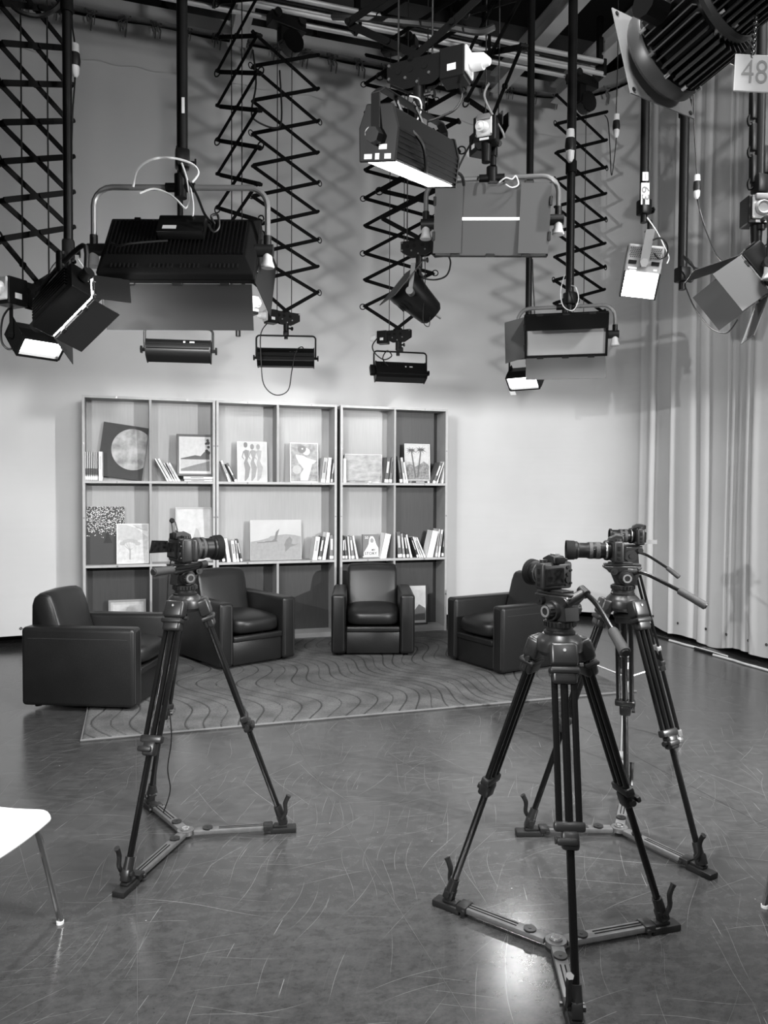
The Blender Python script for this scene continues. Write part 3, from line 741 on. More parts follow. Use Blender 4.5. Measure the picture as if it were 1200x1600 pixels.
# dark speckled picture and pale tree picture
m, nt, b, N, lk = node_mat('speckled_night_print')
tc = N('TexCoord'); vo = N('TexVoronoi', i_Scale=95.0); lk(tc.outputs['Object'], vo.inputs['Vector'])
sx_ = N('SeparateXYZ'); lk(tc.outputs['Object'], sx_.inputs[0])
zr = N('MapRange'); lk(sx_.outputs[2], zr.inputs['Value']); zr.inputs['From Min'].default_value = .22; zr.inputs['From Max'].default_value = .34; zr.inputs['To Min'].default_value = .97; zr.inputs['To Max'].default_value = .42
gt = N('Math', operation='GREATER_THAN'); lk(vo.outputs['Color'], gt.inputs[0]); lk(zr.outputs[0], gt.inputs[1])
ds = N('Math', operation='LESS_THAN', i_1=.42); lk(vo.outputs['Distance'], ds.inputs[0])
mu = N('Math', operation='MULTIPLY'); lk(gt.outputs[0], mu.inputs[0]); lk(ds.outputs[0], mu.inputs[1])
rr_ = N('MapRange'); lk(mu.outputs[0], rr_.inputs['Value']); rr_.inputs['To Min'].default_value = .03; rr_.inputs['To Max'].default_value = .75
lk(rr_.outputs[0], b.inputs['Base Color']); b.inputs['Roughness'].default_value = .55
t, art, w_, h = picture(134.5, 785, 194, 880, Z2, 'tall dark picture of a silhouette under countless bright specks', 50, lean=.06, mt=m, dy=.17)
patch(art, [(.44, .36), (.5, .47), (.5, .52), (.53, .56), (.57, .56), (.60, .52), (.60, .47), (.68, .36)], 38, w_, h, 'painted_silhouette')
t, art, w_, h = picture(181.5, 812.5, 232, 878, Z2, 'white bordered pale picture of a bare tree, in front of the dark speckled one', 200, lean=.08, border=.006, dy=.12, mt=mat('pale_tree_print', 204, .65, noise=.16, nscale=30))
patch(art, [(.04, .6), (.5, .56), (.96, .62), (.96, .97), (.04, .97)], 190, w_, h, 'painted_sky')
patch(art, [(.3, .97), (.5, .97), (.96, .66), (.96, .8)], 216, w_, h, 'painted_cloud')
patch(art, [(.38, .10), (.44, .10), (.43, .36), (.40, .36)], 158, w_, h, 'painted_trunk')
for a in (-.9, -.5, -.15, .2, .55, .95):
    patch(art, [(.41, .32), (.41+.3*math.sin(a), .36+.22*math.cos(a)), (.425, .34)], 160, w_, h, 'painted_branch')
    patch(art, ell(.41+.3*math.sin(a), .38+.2*math.cos(a), .09, .05, 9, a), 176, w_, h, 'painted_blossom')
# pale framed mountain print behind the left camera
t, art, w_, h = picture(273.5, 790, 331, 878, Z2, 'silver framed white print of a pale mountain behind the left camera', 200, 'framed_picture', .016, 170, lean=.09, dy=.14)
patch(art, [(.40, .25), (.56, .62), (.62, .60), (.80, .25)], 172, w_, h, 'painted_mountain')
# birds
t, art, w_, h = picture(390.5, 808.5, 471, 871, Z2, 'wide pale picture of two birds in flight on the middle shelf', 188, lean=.07, dy=.13, mt=mat('misty_print', 186, .6, noise=.06, nscale=6))
patch(art, [(.01, .01), (.99, .01), (.99, .58), (.85, .62), (.7, .64), (.55, .62), (.4, .6), (.35, .55), (.2, .5), (.01, .46)], 150, w_, h, 'painted_mist')
patch(art, [(.13, .45), (.27, .45), (.30, .47), (.42, .48), (.47, .53), (.50, .70), (.57, .78), (.53, .62), (.51, .50), (.53, .46), (.45, .45), (.30, .44), (.27, .43), (.14, .43)], 116, w_, h, 'painted_bird')
patch(art, [(.66, .38), (.70, .50), (.77, .58), (.82, .50), (.80, .40), (.88, .38), (.95, .41), (.88, .36), (.78, .32), (.72, .24), (.67, .20), (.68, .30)], 126, w_, h, 'painted_bird')
# pictures half hidden behind the armchairs
t, art, w_, h = picture(168, 934, 227, 1000, .054, 'pale framed print standing low in the left bookcase behind the far left armchair', 178, 'framed_picture', .02, 138, lean=.08, dy=.16)
patch(art, [(.12, .12), (.88, .12), (.88, .88), (.12, .88)], 196, w_, h, 'painted_ground')
t, art, w_, h = picture(636, 916, 668.5, 975, .054, 'dark framed picture standing low in the right bookcase behind the centre armchair', 196, 'framed_picture', .016, 50, lean=.05, dy=.16)
patch(art, [(.12, .1), (.9, .1), (.9, .4), (.6, .5), (.3, .3), (.12, .35)], 96, w_, h, 'painted_bush')
# the book standing face out
x0, x1 = at(567, 850, SY+.08).x, at(592, 850, SY+.08).x; w_ = x1-x0; h = w_*1.42
t = empty('book', ((x0+x1)/2, SY+.08, Z2+.001), 0, 'dark covered book standing face out with a white robed figure and the title MY STORY', 'book', 'books on the middle shelf'); t.rotation_euler = (-.08, 0, R(-4))
MB().box(w_, .003, h, (0, .0015, h/2)).box(w_, .003, h, (0, .0245, h/2)).box(.004, .026, h, (-w_/2+.002, .013, h/2)).build('cover', btone(104), t, smooth=False)
MB().box(w_-.008, .020, h-.006, (.002, .013, h/2)).build('pages', PAGES, t, smooth=False)
fig = MB(Matrix(((1, 0, 0, 0), (0, 0, 1, -.0012), (0, 1, 0, 0), (0, 0, 0, 1))))
fig.prism([((u-.5)*w_, q*h) for u, q in [(.08, .24), (.30, .48), (.38, .60), (.42, .82), (.5, .92), (.64, .92), (.74, .82), (.84, .58), (.97, .42), (.97, .09), (.08, .09)]], 0, .001)
fg = fig.build('printed_figure', PAPER, t, smooth=False)
f2 = MB(Matrix(((1, 0, 0, 0), (0, 0, 1, -.0017), (0, 1, 0, 0), (0, 0, 0, 1))))
f2.prism([((u-.5)*w_, q*h) for u, q in ell(.58, .74, .11, .10)], 0, .0006); f2.build('printed_face', mat('print_midtone', 150, .7), fg, smooth=False)
MX = Matrix(((1, 0, 0, 0), (0, 0, 1, -.0024), (0, 1, 0, 0), (0, 0, 0, 1)))
MB().box(w_, .001, h*.03, (0, -.0012, h*.06)).build('cover_stripe', PAPER, t, smooth=False)
def txt_on(body, size, mtl, par, x, z, y=-.0022, **k):
    Mm = Matrix(((1, 0, 0, x), (0, 0, -1, y), (0, 1, 0, z), (0, 0, 0, 1)))
    return text(body, size, mtl, par, Mm, **k)
txt_on('MY', .032, TXTB, t, .03, h*.34, name='title_lettering', bold=.0006)
txt_on('STORY', .043, TXTB, t, .0, h*.19, name='title_lettering', bold=.0008)
txt_on('50', .040, PAPER, t, -w_*.25, h*.86, name='number_lettering')
# ------------------------------------------------------------------ tripods with fluid heads
def lerp(a, b, t): return Vector(a)+(Vector(b)-Vector(a))*t
def leg_frame(top, foot):
    d = (foot-top).normalized(); out = Vector((foot.x-top.x, foot.y-top.y, 0)).normalized()
    side = d.cross(out).normalized(); nrm = side.cross(d).normalized(); return d, side, nrm
def video_tripod(c, feet, zs, head_dir, handle, label, head_z=None, side=1):
    t = empty('video_tripod', (c[0], c[1], 0), 0, label, 'tripod', 'video tripods with ground spreaders')
    C0 = Vector((c[0], c[1], 0))
    # shoulder crown
    MB().lathe([(.0, zs-.045), (.062, zs-.045), (.075, zs-.03), (.076, zs-.005), (.070, zs+.010), (.056, zs+.024), (.0, zs+.024)], n=24).build('crown', CAST, t)
    for f in feet:
        f = Vector((f[0], f[1], 0))-C0; dr = f.normalized()
        top = Vector((dr.x*.072, dr.y*.072, zs-.02)); foot = Vector((f.x, f.y, .075))
        d, sd, nr = leg_frame(top, foot)
        L = (foot-top).length
        leg = MB()
        for s in (-1, 1): leg.cyl(top+d*.03+sd*s*.030, top+d*L*.53+sd*s*.030, .0105, n=10)
        lg = leg.build('leg', BLKG, t)
        MB().cyl(top+d*L*.10, top+d*(L-.0), .0125, n=10).build('inner_tube', BLKG, lg)
        Fm = frame(sd, nr, -d, top)
        # shoulder bracket: tapered casting and its lever band
        br = MB(); br.rbox(.088, .052, .075, .012, (0, .006, -.012), 3, M=Fm); br.rbox(.080, .046, .06, .012, (0, .004, -.075), 3, M=Fm)
        bk = br.build('leg_bracket', CAST, lg)
        MB().rbox(.094, .058, .022, .009, (0, .006, -.062), 2, M=Fm).cyl(Fm @ Vector((-.05, .0, -.045)), Fm @ Vector((-.062, 0, -.045)), .009, n=8).build('tension_lever', DARK, bk)
        MB().cyl(Fm @ Vector((0, .034, .0)), Fm @ Vector((0, .036, .0)), .005, n=10).build('badge', mat('pale_badge', 150, .5), bk)
        # mid clamp
        q = top+d*L*.53; Fq = frame(sd, nr, -d, q)
        cl = MB(); cl.rbox(.094, .034, .030, .008, (0, 0, .0), 2, M=Fq); cl.rbox(.052, .044, .055, .010, (0, .002, -.038), 2, M=Fq)
        ck = cl.build('leg_clamp', CAST, lg)
        MB().rbox(.060, .016, .022, .006, (.012, .026, -.04), 2, M=Fq).cyl(Fq @ Vector((.03, .0, -.04)), Fq @ Vector((.045, .0, -.04)), .011, n=8).build('clamp_lever', DARK, ck)
        # foot clamp
        Ff = frame(sd, nr, -d, foot)
        ft = MB(); ft.cyl(foot-d*.045, foot+d*.012, .0175, .020, n=12); ft.rbox(.034, .040, .045, .006, (0, 0, -.02), 2, M=Ff)
        ft.cyl(foot+sd*-.026+d*.015, foot+sd*.026+d*.015, .011, n=10)
        fk = ft.build('foot_clamp', CAST, lg)
        a = foot+sd*.024+d*.01
        lv = MB(); lv.tube(smooth_path([a, a+dr*.018+UP*.03, a+dr*.016+UP*.07, a+dr*.032+UP*.105], 3), [.009]*6+[.010]*3+[.012], 6); lv.build('foot_lever', CAST, fk)
    # ground spreader
    hub = MB(); hub.cyl((0, 0, .016), (0, 0, .034), .036, n=18).cyl((0, 0, .034), (0, 0, .040), .022, n=14)
    hb = hub.build('spreader_hub', ALU, t)
    MB().lathe([(.010, .040), (.017, .040), (.017, .043), (.010, .043)], n=14).build('hub_ring', CHROME, hb)
    for f in feet:
        f = Vector((f[0], f[1], 0))-C0; r_ = f.length; dr = f.normalized(); sd = Vector((-dr.y, dr.x, 0))
        Fa = frame(dr, sd, UP, (0, 0, 0))
        arm = MB(); arm.rbox(r_-.095, .044, .020, .004, ((r_-.095)/2+.035, 0, .024), 2, M=Fa)
        ao = arm.build('spreader_arm', ALU, t)
        for s in (-1, 1): MB().box((r_-.14)*.72, .004, .002, (.035+r_*.5, s*.007, .0345), M=Fa).build('arm_slot', BLKM, ao, smooth=False)
        MB().cyl(Fa @ Vector((.095, 0, .033)), Fa @ Vector((.095, 0, .040)), .022, n=18).cyl(Fa @ Vector((.095, 0, .040)), Fa @ Vector((.095, 0, .0415)), .006, n=10).build('lock_knob', CAST, ao)
        MB().rbox(.042, .056, .026, .005, (r_-.055, 0, .026), 2, M=Fa).cyl(Fa @ Vector((r_-.066, -.036, .022)), Fa @ Vector((r_-.066, .036, .022)), .008, n=8).build('end_hinge', CAST, ao)
        MB().rbox(.115, .052, .024, .005, (r_+.012, 0, .012), 2, M=Fa).build('foot_pad', DARK, ao)
        MB().rbox(.06, .036, .012, .004, (r_+.0, 0, .030), 2, M=Fa).build('pad_cleat', CAST, ao)
    # fluid head
    hd = Vector(head_dir).normalized(); sdv = Vector((hd.y, -hd.x, 0)); F0 = frame(hd, -sdv, UP, (0, 0, zs+.024)); Fh = F0 @ Matrix.Diagonal((1, 1, .80, 1))
    MB().lathe([(0, 0), (.050, 0), (.052, .010), (.044, .016), (.044, .030), (0, .030)], n=28, M=Fh).build('bowl_mount', DARK, t)
    rg = MB().lathe([(0, .028), (.048, .028), (.050, .032), (.050, .052), (.046, .056), (0, .056)], n=30, M=Fh)
    for i in range(24):
        a = 2*math.pi*i/24; rg.box(.004, .006, .018, (.0505*math.cos(a), .0505*math.sin(a), .042), M=Fh)
    rg.build('bowl_ring', DARK, t)
    bd = MB(); bd.prism([(-.058, .056), (-.050, .12), (-.075, .148), (-.075, .160), (.085, .160), (.085, .148), (.050, .118), (.030, .056)], -.034, .034, M=Fh @ Matrix(((1, 0, 0, 0), (0, 0, 1, 0), (0, 1, 0, 0), (0, 0, 0, 1))))
    ho = bd.build('fluid_head', CAST, t, bevel=.005)
    for s in (-1, 1):
        MB().cyl(Fh @ Vector((-.006, s*.034, .098)), Fh @ Vector((-.006, s*.050, .098)), .034, .032, n=22).build('drag_disc', DARK, ho)
        kn = MB().cyl(Fh @ Vector((-.006, s*.050, .098)), Fh @ Vector((-.006, s*.072, .098)), .025, .023, n=20)
        for i in range(12):
            a = 2*math.pi*i/12; kn.box(.004, .018, .004, (-.006+.025*math.cos(a), s*.060, .098+.025*math.sin(a)), M=Fh)
        ko = kn.build('drag_knob', DARK, ho)
        MB().lathe([(.012, 0), (.019, 0), (.019, .0015), (.012, .0015)], Fh @ Vector((-.006, s*.072, .098)), (Fh.to_3x3() @ Vector((0, s, 0))), n=20).build('knob_ring', mat('pale_knob_ring', 100, .5), ko)
        MB().cyl(Fh @ Vector((.045, s*.036, .132)), Fh @ Vector((.045, s*.050, .132)), .015, n=14).cyl(Fh @ Vector((.045, s*.05, .132)), Fh @ Vector((.045, s*.053, .132)), .005, n=8).build('tilt_lock', DARK, ho)
        MB().cyl(Fh @ Vector((-.062, s*.034, .153)), Fh @ Vector((-.062, s*.037, .153)), .007, n=10).build('plate_screw', STEEL, ho)
    MB().rbox(.155, .056, .010, .003, (.004, 0, .166), 2, M=Fh).build('quick_plate', CAST, ho)
    MB().rbox(.10, .050, .008, .002, (.012, 0, .175), 2, M=Fh).build('camera_plate', DARK, ho)
    MB().cyl(Fh @ Vector((-.03, 0, .062)), Fh @ Vector((-.03, 0, .074)), .012, n=12).build('level_bubble', CONN, ho)
    # pan handle: list of world points (mount, bend, grip start, grip end)
    pts = [Vector(p)-C0 for p in handle]
    ha = MB(); ha.tube(smooth_path(pts[:3], 5), .0085, 10)
    hh = ha.build('pan_handle', BLKG, t)
    MB().cyl(pts[0]-(pts[1]-pts[0]).normalized()*.02, pts[0]+(pts[1]-pts[0]).normalized()*.012, .016, n=14).build('handle_clamp', DARK, hh)
    mount = Fh @ Vector((-.055, side*.03, .135))
    MB().cyl(mount, pts[0], .017, .015, n=14).build('handle_mount', CAST, hh)
    g0, g1 = pts[2], pts[3]; dg = (g1-g0)
    gp = MB(); gp.tube([lerp(g0, g1, u) for u in (0, .03, .1, .5, .9, .97, 1)], [.012, .0155, .0165, .0165, .0175, .018, .0165], 16); gp.build('grip', RUBBER, hh)
    MB().cyl(g1, g1+dg.normalized()*.004, .013, .011, n=16).build('grip_cap', DARK, hh)
    return t, F0, C0
H2 = .034
T1c, T1f = (.207, 3.434), [(-.03, 3.05), (.615, 3.365), (.07, 3.80)]
T2c, T2f = (1.33, 2.215), [(1.095, 2.55), (1.735, 2.205), (1.19, 1.87)]
T3c, T3f = (2.05, 2.89), [(1.67, 3.0), (2.15, 2.50), (2.32, 3.22)]
d1 = camR*.78+camF*.62; d2 = -camR*.50+camF*.80; d3 = -camR*.98+camF*.12; d4 = -camR*.98+camF*.10
t1, F1, C1 = video_tripod(T1c, T1f, 1.045, d1, [atd(316, 882, 3.26), atd(298, 886, 3.2), atd(270, 890, 3.12), atd(240, 894, 3.02)],
    'black video tripod at the left in front of two armchairs, its handle pointing left', side=-1)
t2, F2_, C2 = video_tripod(T2c, T2f, 1.036, d2, [atd(913, 926, 2.47), atd(932, 944, 2.42), atd(957, 985, 2.32), atd(977, 1020, 2.22)],
    'black video tripod nearest the camera at right, its handle slanting down', side=1)
t3, F3_, C3 = video_tripod(T3c, T3f, 1.048, d3, [atd(988, 893, 3.36), atd(1010, 897, 3.34), atd(1060, 922, 3.28), atd(1103, 947, 3.22)],
    'black video tripod behind the nearest one at right, its handle pointing right', side=1)

# lighter tripod farther back: twin legs, silver inner tubes, mid spreader
def light_tripod(c, feet, zs, head_dir, handle, label):
    t = empty('video_tripod', (c[0], c[1], 0), 0, label, 'tripod'); C0 = Vector((c[0], c[1], 0))
    MB().lathe([(0, zs-.04), (.05, zs-.04), (.06, zs-.01), (.055, zs+.02), (.04, zs+.03), (0, zs+.03)], n=20).build('crown', DARK, t)
    midz = .46
    for f in feet:
        f = Vector((f[0], f[1], 0))-C0; dr = f.normalized()
        top = Vector((dr.x*.055, dr.y*.055, zs-.01)); foot = Vector((f.x, f.y, .05)); d, sd, nr = leg_frame(top, foot); L = (foot-top).length
        lg = MB()
        for s in (-1, 1): lg.cyl(top+sd*s*.026, top+d*L*.55+sd*s*.026, .0085, n=8)
        lo = lg.build('leg', BLKG, t)
        il = MB()
        for s in (-1, 1): il.cyl(top+d*L*.50+sd*s*.011, foot+sd*s*.011, .0075, n=8)
        il.build('inner_tube', STEEL if f.y < 0 and f.x < 0 else BLKG, lo)
        Fm = frame(sd, nr, -d, top+d*L*.55)
        MB().rbox(.075, .030, .030, .006, (0, 0, 0), 2, M=Fm).rbox(.04, .034, .05, .006, (0, 0, -.03), 2, M=Fm).build('leg_clamp', DARK, lo)
        Ft = frame(sd, nr, -d, top+d*L*.46)
        MB().rbox(.07, .03, .03, .006, (0, 0, 0), 2, M=Ft).build('leg_collar', mat('pale_collar', 150, .4, .5), lo)
        MB().rbox(.05, .03, .045, .006, (0, 0, 0), 2, M=frame(sd, nr, -d, foot)).lathe([(0, 0), (.028, 0), (.03, .012), (.016, .03), (.012, .05), (0, .05)], (f.x, f.y, 0), n=14).build('foot', mat('grey_foot', 120, .4, .4), lo)
        mp_ = top+d*((zs-.01-midz)/(-d.z))
        sp = MB(); sp.cyl((0, 0, midz-.06), mp_, .0075, n=8); sp.build('spreader_rod', STEEL, t)
    MB().cyl((0, 0, midz-.075), (0, 0, midz-.045), .022, n=14).build('spreader_hub', DARK, t)
    hd = Vector(head_dir).normalized(); sdv = Vector((hd.y, -hd.x, 0)); Fh = frame(hd, -sdv, UP, (0, 0, zs+.03))
    MB().cyl(Fh @ Vector((0, 0, 0)), Fh @ Vector((0, 0, .03)), .04, n=20).build('bowl_mount', DARK, t)
    ho = MB().prism([(-.05, .028), (-.045, .09), (-.07, .115), (-.07, .128), (.08, .128), (.08, .115), (.045, .09), (.04, .028)], -.03, .03, M=Fh @ Matrix(((1, 0, 0, 0), (0, 0, 1, 0), (0, 1, 0, 0), (0, 0, 0, 1)))).build('fluid_head', CAST, t, bevel=.004)
    for s in (-1, 1):
        MB().cyl(Fh @ Vector((0, s*.03, .075)), Fh @ Vector((0, s*.05, .075)), .040, .036, n=22).cyl(Fh @ Vector((0, s*.05, .075)), Fh @ Vector((0, s*.056, .075)), .014, n=12).build('drag_disc', DARK, ho)
        MB().cyl(Fh @ Vector((-.055, s*.03, .108)), Fh @ Vector((-.055, s*.044, .108)), .016, n=14).build('tilt_lock', DARK, ho)
    MB().rbox(.14, .05, .012, .003, (.0, 0, .135), 2, M=Fh).build('quick_plate', CAST, ho)
    pts = [Vector(p)-C0 for p in handle]
    hh = MB().tube(smooth_path(pts[:3], 5), .008, 10).build('pan_handle', BLKG, t)
    MB().cyl(Fh @ Vector((-.055, 0, .11)), pts[0], .014, n=10).build('handle_mount', CAST, hh)
    MB().tube([lerp(pts[2], pts[3], u) for u in (0, .05, .5, .95, 1)], [.010, .0135, .014, .0145, .012], 12).build('grip', RUBBER, hh)
    return t, Fh, C0
T4c = (2.84, 3.94)
t4, F4_, C4 = light_tripod(T4c, [(3.17, 3.885), (2.59, 3.63), (2.61, 4.27)], 1.035, d4, [atd(996, 863, 4.62), atd(1012, 868, 4.6), atd(1042, 887, 4.55), atd(1061, 902, 4.5)],
    'slim tripod with a mid level silver spreader behind the right hand tripods')

# ------------------------------------------------------------------ stills cameras on the heads
def stills_camera(tr, Fh, C0, zofs, label, zoom=1.0, lensr=.04, flip=False, hood=True, silver=False, plug=False, fs=1.0, back=.012):
    # local: +x forward (lens), z up; body width along y
    M = Matrix.Translation(C0) @ Fh @ Matrix.Translation((back, 0, zofs)) @ Matrix.Scale(fs, 4)
    o = M.translation.copy(); t = empty('stills_camera', o, 0, label, 'camera'); Q = Matrix.Translation(-o) @ M
    bmt = DARK
    BW, BH, BD = .130, .088, .042
    body = MB(); body.rbox(BD, BW, BH, .010, (0, 0, BH/2), 3, M=Q); body.rbox(.030, .034, BH-.004, .012, (.030, -BW/2+.018, BH/2), 3, M=Q)
    bo = body.build('body', bmt, t)
    MB().prism([(-.028, BH-.004), (-.024, BH+.020), (.004, BH+.024), (.030, BH+.012), (.034, BH-.004)], -.022, .022, M=Q @ Matrix(((1, 0, 0, 0), (0, 0, 1, 0), (0, 1, 0, 0), (0, 0, 0, 1)))).build('prism_hump', bmt, bo, bevel=.003)
    MB().rbox(.012, .034, .022, .004, (-.030, 0, BH+.006), 2, M=Q).build('viewfinder', BLKM, bo)
    MB().box(.02, .022, .004, (-.004, 0, BH+.025), M=Q).build('hot_shoe', STEEL, bo, smooth=False)
    sc = MB().rbox(.008, .078, .056, .002, (-BD/2-.003, .018, .042), 1, M=Q).build('screen_frame', BLKM, bo)
    MB().box(.001, .068, .046, (-BD/2-.0075, .018, .043), M=Q).build('screen', SCREEN, sc, smooth=False)
    for (y, z, r_) in ((-.042, .070, .006), (-.042, .048, .0065), (-.042, .030, .011), (-.055, .060, .004), (-.055, .018, .004), (-.034, .014, .004)):
        MB().cyl(Q @ Vector((-BD/2, y, z)), Q @ Vector((-BD/2-.004, y, z)), r_*fs, n=12).build('button', CAST, bo)
    for (y, r_) in ((-.045, .012), (.045, .013), (-.025, .007)):
        MB().cyl(Q @ Vector((0, y, BH-.001)), Q @ Vector((0, y, BH+.009)), r_*fs, n=16).build('dial', CAST, bo)
    for (x, z, a, b_) in ((.0, .06, .012, .018), (.0, .035, .012, .012), (.0, .018, .012, .010)):
        MB().rbox(a, .003, b_, .001, (x, BW/2+.0005, z), 1, M=Q).build('port_cover', BLKM, bo)
    zc = .046; L = .11*zoom; ax = (Q.to_3x3() @ Vector((1, 0, 0))).normalized(); p = Q @ Vector((BD/2, 0, zc)); r_ = lensr*fs; S = fs
    lz = MB().lathe([(r_*.78, 0), (r_*.86, .006*S), (r_*.86, L*.25*S), (r_*.92, L*.28*S), (r_*.92, L*.62*S), (r_*.84, L*.66*S), (r_*.84, L*.88*S), (r_, L*.92*S), (r_, L*1.0*S), (r_*.86, L*1.0*S), (r_*.84, L*.93*S)], p, ax, 30)
    lo = lz.build('lens', BLK, t)
    for (u0, u1, rr2) in ((.30, .42, .945), (.50, .60, .945)):
        rb = MB().lathe([(r_*.9, L*u0*S), (r_*rr2, L*u0*S+.001), (r_*rr2, L*u1*S-.001), (r_*.9, L*u1*S)], p, ax, 36); rb.build('focus_ring', RUBBER, lo)
    MB().lathe([(r_*.865, L*.10*S), (r_*.885, L*.11*S), (r_*.885, L*.14*S), (r_*.865, L*.15*S)], p, ax, 30).build('bright_ring', STEEL, lo)
    MB().lathe([(0, L*.93*S), (r_*.5, L*.945*S), (r_*.84, L*.93*S)], p, ax, 24).build('front_element', GLASS, lo)
    if hood:
        MB().lathe([(r_*1.0, L*.98*S), (r_*1.06, L*1.0*S), (r_*1.1, L*1.22*S), (r_*1.04, L*1.22*S), (r_*.97, L*1.0*S)], p, ax, 30).build('lens_hood', BLKM, lo)
    for (y, z, s_) in ((.02, .06, .004), (.02, .03, .004)):
        for k in range(3): MB().box(.004*1, .001, .004, (BD/2+.04*zoom+.008*k, .0355*lensr/.04, zc+.003*k), M=Q).build('scale_mark', PAPER, lo, smooth=False)
    return t, Q, o
cm1, Q1, o1 = stills_camera(t1, F1, C1, .1435, 'black stills camera with open flip screen on the left tripod', 1.0, .043, fs=1.2, hood=True, back=-.02)
# opened flip screen and cable of the left camera
fp = Q1 @ Vector((-.02, .068, .045))
sd1 = -camR
fs_ = MB(); A = Vector(Q1 @ Vector((-.02, .066, .05))); MS = frame((camR*-.92-camF*.1).normalized(), UP, (-camF), A)
fs_.prism([(0, -.022), (.078, -.026), (.068, .030), (0, .028)][::1], -.004, .004, M=MS); fo = fs_.build('flip_screen', BLKM, cm1)
MB().prism([(.006, -.018), (.070, -.021), (.062, .025), (.006, .023)], -.0048, .0048, M=MS).build('screen', SCREEN, fo)
hk = MB().tube(smooth_path([Q1 @ Vector((-.01, .04, .095)), Q1 @ Vector((-.012, .045, .125)), Q1 @ Vector((-.01, .055, .148)), Q1 @ Vector((.0, .045, .140)), Q1 @ Vector((.004, .03, .100))], 5), .003, 6); hk.build('strap_loop', CABLE, cm1)
MB().cyl(Q1 @ Vector((-.011, .052, .146)), Q1 @ Vector((-.011, .046, .150)), .011, n=12).build('strap_button', BLKM, cm1)
cb = MB().tube(smooth_path([C1+Vector(p) for p in [(0, 0, 0)]] and [Q1 @ Vector((.0, .07, .02))+o1, atd(263, 900, 3.3), atd(261, 980, 3.32), atd(262, 1080, 3.33), atd(268, 1150, 3.34), atd(262, 1200, 3.4), atd(266, 1235, 3.46), Vector((.12, 3.62, .045))], 6), .0028, 6)
tag(cb.build('camera_cable', CABLE), 'thin black cable hanging from the left camera down its tripod', 'cable')
cm2, Q2, o2 = stills_camera(t2, F2_, C2, .1435, 'stills camera with its rear screen toward us on the nearest tripod', .62, .040, hood=True, fs=1.02, back=.03)
cm3, Q3, o3 = stills_camera(t3, F3_, C3, .1435, 'stills camera with a long hooded zoom lens pointing left on the middle right tripod', 1.35, .037, hood=True, fs=1.08, back=.03)
cm4, Q4, o4 = stills_camera(t4, F4_, C4, .142, 'stills camera with a ringed lens on the farthest slim tripod', 1.2, .038, hood=False, fs=1.12, back=-.05)
MB().box(.075, .004, .022, (-.06, .0, .015), M=Q4).build('card_door', MID, cm4, smooth=False)

# ------------------------------------------------------------------ shell chairs cut by the picture edge
def shell_chair(loc, rz, label):
    t = empty('shell_chair', loc, rz, label, 'chair'); t.scale = (1, 1, .9)
    # seat shell: curved sheet with rolled edge; front toward -y
    nu, nv = 16, 22; vv = []; ff = []
    for j in range(nv+1):
        v = j/nv
        for i in range(nu+1):
            u = i/nu*2-1
            if v < .52:
                q = v/.52; y = -.23+.42*q; z = .445-.02*math.sin(q*math.pi)+(.0 if q > .12 else -.025*(1-q/.12)**2)
                wx = .235*(1-.10*(1-q)**3*1.0) if q > .08 else .235*(.9-.35*(1-q/.08)**2*.35)
            else:
                q = (v-.52)/.48; y = .19+.05*math.sin(q*1.2)+.07*q; z = .445+.36*q*(.4+.6*min(1, q*2.5)); wx = .235*(1-.16*q**3)
            x = u*wx; z += .012*u*u; vv.append((x, y, z))
    for j in range(nv):
        for i in range(nu): k = j*(nu+1)+i; ff.append((k, k+1, k+nu+2, k+nu+1))
    mb = MB(); mb.v = [Vector(p) for p in vv]; mb.f = ff
    so = mb.build('seat_shell', WHT, t); md = so.modifiers.new('thick', 'SOLIDIFY'); md.thickness = .010; md.offset = -1
    sb = so.modifiers.new('sub', 'SUBSURF'); sb.levels = 1; sb.render_levels = 1
    for sx in (-1, 1):
        for sy in (-1, 1):
            pts = [(sx*.06, sy*.10, .415), (sx*.17, sy*.14, .413), (sx*.195, sy*.16, .395), (sx*.235, sy*.225, .006)]
            lg = MB().tube(smooth_path(pts, 5), .0105, 10).build('leg', CHROME, t)
            MB().cyl((sx*.234, sy*.223, .0), (sx*.234, sy*.223, .012), .013, n=10).build('glide', WHT, lg)
    MB().box(.14, .22, .008, (0, 0, .416)).build('mounting_plate', BLKM, t, smooth=False)
    for (x, y) in ((.05, -.08), (.05, .08), (-.05, .08), (-.05, -.08)): MB().cyl((x, y, .40), (x, y, .412), .012, n=8).build('bolt', BLKM, t)
    return t
# left chair: its one visible front leg stands at the spot seen at the left edge
a = R(62); foot = Vector((.235, -.225, 0)); foot.rotate(Matrix.Rotation(a, 3, 'Z'))
f = gnd(95, 1443); shell_chair((f.x-foot.x, f.y-foot.y, 0), a, 'white plastic shell chair with chrome legs cut off by the left edge')
a = R(-70); foot = Vector((-.235, -.225, 0)); foot.rotate(Matrix.Rotation(a, 3, 'Z'))
f = gnd(1194, 1418); shell_chair((f.x-foot.x, f.y-foot.y, 0), a, 'chrome legged chair just showing one leg at the right edge')
